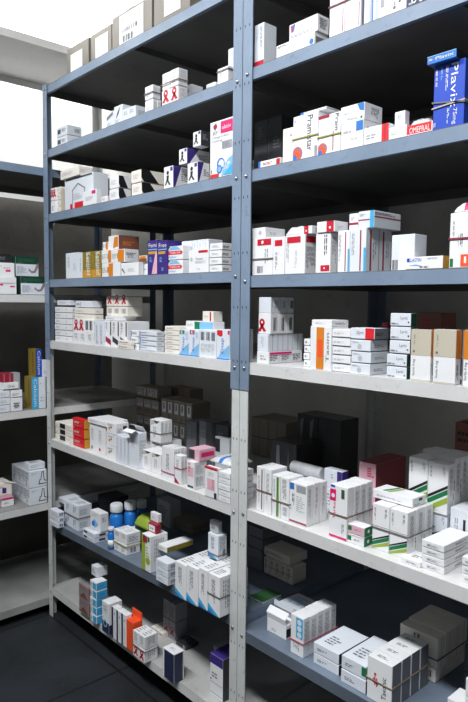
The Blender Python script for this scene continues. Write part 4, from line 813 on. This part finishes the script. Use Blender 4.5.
b('R', 4, 258.8, 270.7, 297, 'plain white cube box in the uppermost row', lambda i, j, q: [LN('r', .1, .3, .3, .9, 1, 'h', 1), S('r', .5, .3, .9, .8, 'a' if j == 2 else 'g')], 'c', on=rC, d=.026, x2=294, n=(1, 3, 1), jit=0)
b('R', 4, 303.2, 309, 338, 'small white box squeezed beside the orange stripe carton', [LN('f', .2, .3, .8, .7, 1, 'i')], 'w', d=.05, dep=.05, n=(1, 1, 4))
rD = b('R', 4, 309.8, 330.6, 326, 'tall white carton with orange stripe', [S('f', .30, .02, .66, .98, 'o'), S('f', .36, .3, .6, .7, 'O'), TX('f', .76, .2, .9, .86, 'Taxim', 'a', 90), LN('r', .3, .2, .6, .9, 1, 'h', 1)], 'w', d=.010, dep=.07, jit=0)
b('R', 4, 311.8, 331.8, 319.5, 'flat white box lying on the orange stripe carton', [LN('f', .2, .3, .7, .6, 1, 'g'), LN('r', .2, .3, .8, .6, 1, 'a')], 'w', on=rD, d=.014, x2=348.5)
b('R', 4, 331.4, 349.6, 328, 'flat white box stacked right of the orange carton', [LN('f', .1, .35, .7, .6, 1, 'g'), S('f', .0, .0, 1, .07, 'a')], 'w', d=.014, dep=.09, n=(1, 1, 5))
rE = b('R', 4, 350.2, 369.6, 338.5, 'flat white box with grey seal, three high', [CI('f', .45, .4, .25, 'g'), LN('f', .1, .7, .6, .85, 1, 'h'), LN('r', .2, .3, .8, .6, 1, 'h')], 'c', d=.012, x2=387, n=(1, 1, 3))
b('R', 4, 350.6, 374.5, 327.6, 'flat box with red square lying on the sealed stack', [S('f', .62, .0, .98, 1, 'R'), TX('f', .25, .35, .55, .7, 'Zyrt', 'a'), S('r', 0, 0, 1, 1, 'a'), LN('r', .1, .3, .8, .6, 1, 'k')], 'c', on=rE, d=.016, x2=388)
lab = [TX('f', .5, .45, .85, .75, 'Lyric', 'a'), LN('f', .05, .1, .6, .25, 1, 'i'), CI('f', .9, .3, .07, 'n'), S('r', 0, 0, 1, 1, 'D')]
rF = b('R', 4, 385.8, 405.6, 352.5, 'flat white box with dark green end, lower pair', lab, 'c', d=.010, x2=410, n=(1, 1, 2), jit=0)
b('R', 4, 389.2, 409.4, 312, 'flat white box with dark green end, upper three', lab, 'c', on=rF, d=.012, x2=414.5, n=(1, 1, 3), jit=0)
b('R', 4, 381.5, 387.8, 322.5, 'tiny red box corner behind the green ended stack', [], 'e', z=deck('R', 4)+.113, d=.11, dep=.03)
bg = [S('f', 0, .50, 1, 1, 'z'), TX('f', .10, .10, .25, .42, 'Sortis 4 mg', 'a', 90), LN('f', .14, .58, .22, .9, 1, 'H', 1), CI('f', .16, .57, .06, 'a'), S('f', 0, 0, 1, .03, 'z'), S('r', 0, .48, 1, 1, 'o'), LN('r', .2, .08, .5, .36, 1, 'i', 1)]
b('R', 4, 410, 429.8, 329, 'upright half beige half white carton, orange side, first from green ends', bg, 'w', d=.010, x2=432, jit=0)
b('R', 4, 432.4, 454.6, 329.2, 'upright half beige half white carton, orange side, second', bg, 'w', d=.006, x2=460, jit=0)
b('R', 4, 461.2, 484, 330, 'upright half beige half white carton at picture edge', [S('f', 0, .48, 1, 1, 'o'), S('f', .0, 0, .06, 1, 'a')]+bg[1:2], 'w', d=.014, dep=.08, jit=0)
b('R', 4, 417, 441, 312.5, 'dim maroon box lying behind the beige cartons', [LN('f', .2, .2, .8, .8, 2, 'e')], 'u', z=deck('R', 4)+.088, d=.14, dep=.07)
b('R', 4, 415, 442, 330, 'dim box supporting the maroon box', [], 'i', d=.135, dep=.08, h=.0868)

# ---- sixth shelf
rA = b('R', 5, 256.4, 271.5, 466, 'upright white box with brown edge stripe, banded', lambda i, j, q: [S('f', .68, .05, .82, .95, 'u'), LN('f', .2, .15, .45, .8, 2, 'h', 1), LN('t', .2, .1, .8, .9, 2, 'g')] if i == 0 else [LN('f', .3, .1, .7, .9, 2, 'h', 1)], 'w', yb=509.5, x2=287, n=(2, 1, 1), jit=0)
band(rA, 489, 'red brown band round the brown stripe pair')
rB = b('R', 5, 271.9, 289, 474, 'upright white box with green stripe, banded', lambda i, j, q: [S('f', .55, .02, .85, .96, 'G'), S('f', .72, .02, .85, .96, 'l'), LN('f', .15, .3, .35, .9, 1, 'h', 1)] if i == 0 else [LN('f', .2, .4, .7, .95, 2, 'a', 1), LN('f', .3, .05, .8, .3, 2, 'h', 1)], 'w', yb=515.5, x2=303, n=(2, 1, 1), jit=0)
band(rB, 499, 'dark red band round the green stripe pair')
rC = b('R', 5, 289.3, 306.2, 480.6, 'white carton with blue square and plum base', lambda i, j, q: [S('f', .02, .82, .26, .98, 'b'), S('f', .4, .78, .95, .96, 'h'), LN('f', .14, .45, .3, .72, 1, 'n', 1), S('f', 0, .02, 1, .06, 'e'), LN('f', .4, .3, .9, .7, 4, 'g'), LN('r', .25, .1, .6, .9, 2, 'h', 1)] if j == 0 else [LN('r', .25, .1, .6, .9, 2, 'h', 1)], 'w', yb=521, x2=327, n=(1, 3, 1), jit=0)
rD = b('R', 5, 329, 346.4, 483.5, 'white box with pink square and magenta base', lambda i, j, q: [S('f', .02, .70, .36, .92, 'p'), CI('f', .2, .8, .1, 'w'), TX('f', .2, .36, .34, .68, 'Tarka', 'p', 90), S('f', .66, .78, .84, .95, 'd'), S('f', .0, .01, 1, .05, 'p'), LN('f', .7, .1, .85, .3, 1, 'a', 1), S('f', .05, .96, .3, 1, 'B')] if j == 0 else [LN('r', .3, .1, .7, .9, 2, 'h', 1)], 'w', yb=535.5, x2=372, n=(1, 4, 1), jit=0)
band(rD, 512, 'thin brown band round the magenta base boxes')
b('R', 5, 346.9, 363.4, 522, 'flat white and pink box with green end', lambda i, j, q: [S('f', .0, .15, 1, .95, 'P') if q else S('f', .0, .9, 1, 1, 'P'), S('f', .02, .3, .24, .8, 'G'), LN('f', .4, .4, .8, .6, 1, 'a'), S('r', .0, 0, 1, 1, 'G'), CI('r', .5, .5, .2, 'w')], 'w', yb=541.5, x2=371.5, n=(1, 1, 2), jit=0)
def gst(i, j, q): return [PG('f', [(0, .33), (1, .60), (1, .54), (0, .27)], 'k'), PG('f', [(0, .25), (1, .52), (1, .42), (0, .15)], 'G'), PG('f', [(0, .10), (1, .37), (1, .25), (0, .0)], 'l'), LN('f', .72, .72, .86, .93, 1, 'h', 1), LN('f', .10, .6, .2, .92, 1, 'a', 1), LN('r', .3, .1, .7, .9, 2, 'h', 1)]
def gst2(i, j, q): return [PG('f', [(0, .20), (1, .40), (1, .36), (0, .17)], 'k'), PG('f', [(0, .15), (1, .35), (1, .27), (0, .07)], 'G'), PG('f', [(0, .05), (1, .24), (1, .16), (0, .0)], 'l'), LN('f', .72, .72, .86, .93, 1, 'a', 1), LN('f', .10, .6, .2, .92, 1, 'a', 1), S('f', 0, .515, 1, .525, 'h'), LN('r', .3, .1, .7, .9, 2, 'h', 1)]
rE = b('R', 5, 371.8, 407.4, 502.5, 'big white box with green diagonal stripes', gst2, 'w', yb=547.5, x2=433, n=(2, 3, 1), jit=0)
band(rE, 526, 'thin grey band round the green diagonal stripe boxes', M_BANDG)
b('R', 5, 373, 412.5, 488.5, 'flat white box with striped corner on the striped boxes', [LN('f', .1, .3, .8, .5, 1, 'h'), PG('t', [(.2, .1), (.28, .1), (.42, .9), (.34, .9)], 'G'), PG('t', [(.32, .1), (.4, .1), (.54, .9), (.46, .9)], 'l'), S('r', .45, .55, .7, .85, 'i'), LN('r', .15, .1, .8, .35, 1, 'h')], 'w', on=rE, d=.075, dep=.06, jit=0)
b('R', 5, 357.5, 374.2, 460, 'pink box with dark red side', [LN('f', .5, .5, .95, .85, 2, 'r'), S('r', 0, 0, 1, 1, 'M'), S('t', 0, 0, 1, 1, 'M')], 'P', d=.20, x2=404, n=(1, 1, 2))  # shade on the side and top is put in as dark red
b('R', 5, 358, 400, 487, 'dim support box beneath the pink pair', [], 'g', d=.195, dep=.10, h=.045) if 0 else None
rF = b('R', 5, 408.2, 447, 505, 'white box with dark stripes, lower rear row', gst, 'c', d=.165, dep=.07, n=(2, 2, 1), jit=0)
rG = b('R', 5, 407.8, 447.8, 452, 'tall white box with black green stripes', gst, 'w', on=rF, d=.16, dep=.13, n=(2, 4, 1), jit=0, rag=.06)
b('R', 5, 449, 470, 507, 'white box with black bar at the rear edge', [S('f', .62, .1, .74, .8, 'k'), LN('f', .2, .3, .4, .8, 1, 'h', 1)], 'c', d=.16, dep=.10)
rH = b('R', 5, 420.6, 443, 538.5, 'flat white box with grey print, front stack of four', [LN('f', .25, .25, .85, .6, 2, 'h'), LN('r', .4, .3, .9, .65, 2, 'a')], 'w', yb=567, x2=470, n=(1, 1, 4))
b('R', 5, 400.6, 419.8, 556.5, 'low flat white box between striped boxes and stack', [LN('f', .3, .3, .9, .6, 1, 'a'), LN('t', .3, .3, .8, .6, 1, 'a')], 'w', yb=561.5, dep=.06)
b('R', 5, 461.2, 476, 555.5, 'flat white box at the picture edge, small stack', [LN('f', .2, .3, .8, .6, 1, 'h')], 'w', yb=581.5, dep=.07, n=(1, 1, 3))
# lying wrapped roll and its purple ended box
rr = b('R', 5, 292, 341, 477.5, 'dim white box under the wrapped roll', [LN('f', .1, .2, .9, .8, 2, 'h')], 'c', d=.185, dep=.10, n=(3, 1, 1))
b('R', 5, 324, 341.5, 468, 'white box with purple end lying before dark cartons', [S('f', .74, 0, 1, 1, 'v'), LN('f', .4, .5, .6, .8, 1, 'h'), S('r', 0, 0, 1, 1, 'v')], 'c', on=rr, d=.19, x2=348, jit=0)
P0 = Vector((0, .23, rr.top+.021)); P0.x = along(P0, Vector((1, 0, 0)), 292.5); ll = along(P0, Vector((1, 0, 0)), 323)
bm = bmesh.new()
lathe(bm, [(.015, 0), (.020, .005), (.0203, ll*.4), (.0198, ll-.006), (.017, ll)], n=20)
RL = link('wrapped_roll', bm, [M_FOIL], None, P0); RL.rotation_euler = (0, math.radians(90), 0)
tag(RL, 'white wrapped roll lying before the dark film cartons, right bay sixth shelf', 'medicine pack')
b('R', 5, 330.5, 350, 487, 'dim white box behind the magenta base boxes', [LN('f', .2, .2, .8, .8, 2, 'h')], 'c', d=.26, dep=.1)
b('R', 5, 296.5, 340, 413, 'black film wrapped carton with painted gloss streaks', lambda i, j, q: [PG('f', [(.12, .1), (.3, .15), (.22, .5), (.32, .95), (.15, .9)], 'a'), PG('f', [(.6, .05), (.78, .1), (.68, .5), (.8, .95), (.62, .9)], 'a')] if i == 0 else [], 'k', d=.42, dep=.10, n=(2, 1, 1), jit=0, mat=M_DFILM)  # grey streaks are highlights on the film, put in as colour
b('R', 5, 270, 296, 439, 'lower black film wrapped carton with thin painted gloss streaks', [PG('f', [(.2, .1), (.4, .1), (.35, .9), (.25, .9)], 'h'), PG('f', [(.6, .1), (.75, .2), (.7, .9)], 'a')], 'k', d=.28, dep=.13, jit=0, mat=M_DFILM)  # pale wedges paint the gloss of the film
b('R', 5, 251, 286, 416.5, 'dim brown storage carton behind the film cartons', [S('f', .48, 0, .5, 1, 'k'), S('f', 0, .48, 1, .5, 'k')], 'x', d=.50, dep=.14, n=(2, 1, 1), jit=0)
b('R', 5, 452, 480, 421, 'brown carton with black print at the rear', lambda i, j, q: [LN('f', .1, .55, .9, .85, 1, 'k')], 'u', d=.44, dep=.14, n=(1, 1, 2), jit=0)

# ---- seventh shelf
rA = b('R', 6, 267, 286, 616.5, 'open white box with its lid folded back', [LN('f', .25, .2, .55, .4, 1, 'h'), S('r', .0, .15, 1, .75, 'k')], 'w', yb=630, x2=297, jit=0)
flap(rA, 'lid_flap', [(.0, rA.H), (-.004, rA.H+.018), (.012, rA.H+.034)], label='torn front flap curling up')
flap(rA, 'tuck_flap', [(rA.D, rA.H), (rA.D-.02, rA.H+.030), (.03, rA.H+.046)], col='c', label='lid standing open')
b('R', 6, 279, 302, 601, 'dim box with magenta corner behind the open box', [S('f', .6, .1, .9, .5, 'p'), LN('t', .2, .2, .8, .8, 2, 's')], 'c', d=.16, dep=.09)
rB = b('R', 6, 290.4, 303, 613, 'white box with three blue discs, banded row', lambda i, j, q: [S('f', .42, .45, .95, .97, 't'), CI('f', .68, .86, .17, 'c'), CI('f', .68, .70, .17, 'c'), CI('f', .68, .54, .17, 'c'), LN('f', .2, .1, .7, .35, 2, 'h', 1), LN('r', .2, .1, .8, .9, 2, 'h', 1)] if j == 0 else [LN('r', .2, .1, .8, .9, 2, 'h', 1)], 'w', yb=651.5, x2=336, n=(1, 5, 1), jit=0)
band(rB, 637.5, 'pink band round the blue disc row', M_BANDP)
lay = [LN('f', .15, .3, .55, .6, 1, 'a'), LN('t', .2, .15, .75, .5, 2, 'a'), S('r', 0, 0, 1, 1, 'k')]
b('R', 6, 313, 338, 641, 'broad flat white carton with black flank', lay, 'c', yb=662.5, x2=368, n=(1, 1, 2))
b('R', 6, 341, 365.4, 654, 'broad flat white carton with green corner', lambda i, j, q: lay[:2]+([S('f', .82, .2, 1, .9, 'G')] if q else [])+[S('r', 0, 0, 1, 1, 'i')], 'c', yb=681, x2=398, n=(1, 1, 2))
fig = [S('f', .30, .38, .34, .6, 'r'), PG('f', [(.24, .55), (.44, .5), (.44, .46), (.24, .5)], 'r'), PG('f', [(.22, .48), (.46, .44), (.46, .4), (.22, .44)], 'r'), S('f', .38, .36, .42, .56, 'e'), CI('f', .33, .64, .05, 'r'), TX('f', .60, .14, .78, .66, 'Tavanic', 'k', 90)]
rC = b('R', 6, 366.6, 391, 654, 'white carton with red branching mark and vertical name', lambda i, j, q: (fig if j == 0 else [])+[S('r', .05, 0, .95, 1, 'a'), LN('t', .25, .3, .8, .6, 1, 'a')], 'w', yb=696.5, x2=428, n=(1, 4, 1), jit=0)
band(rC, 676, 'twine coloured band round the red mark cartons', paint('beige_brown_rubber', (.33, .25, .18), .6))
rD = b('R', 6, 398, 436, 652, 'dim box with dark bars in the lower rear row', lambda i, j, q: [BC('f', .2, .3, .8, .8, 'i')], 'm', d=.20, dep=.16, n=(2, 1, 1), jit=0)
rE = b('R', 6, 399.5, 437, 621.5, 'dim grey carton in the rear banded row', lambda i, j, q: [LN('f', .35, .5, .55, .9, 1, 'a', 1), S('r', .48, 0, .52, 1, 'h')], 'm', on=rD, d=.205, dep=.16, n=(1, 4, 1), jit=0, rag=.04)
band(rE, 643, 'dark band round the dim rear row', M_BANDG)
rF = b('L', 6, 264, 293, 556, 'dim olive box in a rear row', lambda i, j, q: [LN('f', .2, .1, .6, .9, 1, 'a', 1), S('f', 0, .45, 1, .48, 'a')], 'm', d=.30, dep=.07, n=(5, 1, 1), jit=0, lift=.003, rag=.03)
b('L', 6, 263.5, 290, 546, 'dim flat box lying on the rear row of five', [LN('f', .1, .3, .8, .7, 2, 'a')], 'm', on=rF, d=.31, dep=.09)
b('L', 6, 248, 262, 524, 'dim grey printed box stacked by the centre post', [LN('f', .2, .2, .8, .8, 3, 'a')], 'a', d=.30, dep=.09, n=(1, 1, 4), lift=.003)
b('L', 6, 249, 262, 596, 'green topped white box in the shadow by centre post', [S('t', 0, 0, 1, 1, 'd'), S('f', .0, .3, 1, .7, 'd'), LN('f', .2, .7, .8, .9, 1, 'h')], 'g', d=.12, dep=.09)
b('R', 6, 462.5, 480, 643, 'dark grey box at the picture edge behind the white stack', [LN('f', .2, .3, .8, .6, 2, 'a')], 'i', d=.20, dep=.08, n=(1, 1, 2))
b('R', 6, 463.5, 484, 677, 'white box at the lower picture edge', [LN('f', .2, .3, .8, .6, 1, 'h')], 'w', d=.075, dep=.06, n=(1, 1, 3))
b('R', 6, 446.5, 460.5, 697.5, 'flat white box lying in the lower corner', [LN('f', .2, .3, .8, .6, 1, 'h')], 'w', d=.07, dep=.06)

# ================================================================== the smallest and most hidden boxes become one mass
REST = [8, 11, 13, 19, 21, 22, 23, 24, 25, 26, 27, 28, 32, 43, 49, 52, 53, 58, 59, 60, 61, 68, 71, 74, 75, 76, 88, 89, 91, 92, 94, 95, 97, 98, 99, 104, 105, 106, 107, 108, 109, 137, 139, 140, 141, 152, 154, 160, 161, 164, 176, 177, 179, 180, 184, 185, 189, 196, 202, 204, 206, 208, 217, 218, 228, 232, 233, 234, 235, 242, 243, 244, 249, 253, 254, 255, 256, 260, 261, 262, 269, 277, 278, 294, 313, 314, 315, 316, 317, 318, 325, 326, 327, 328, 345, 350, 366, 368, 371, 373, 375, 376, 379, 383, 391, 392, 393, 394, 395, 396, 398, 404, 421, 428, 438, 439, 440, 441, 442]
if REST:
    bm = bmesh.new(); mats = []
    for i in REST:
        o = BOXES[i]; me = o.data.copy(); o.matrix_basis; me.transform(Matrix.LocRotScale(o.location, o.rotation_euler, o.scale))
        remap = []
        for m in me.materials:
            if m not in mats: mats.append(m)
            remap.append(mats.index(m))
        for p in me.polygons: p.material_index = remap[p.material_index]
        bm.from_mesh(me)
        bpy.data.meshes.remove(me); bpy.data.objects.remove(o)
    ob = link('medicine_box_jumble', bm, mats)
    tag(ob, 'smallest and most hidden medicine boxes scattered behind and between the larger ones', 'medicine boxes', None, 'stuff')
if DEBUG:
    for q in LOG:
        if min(q[5:8]) < .004 or max(q[5:8]) > .3: print('DIM', q)
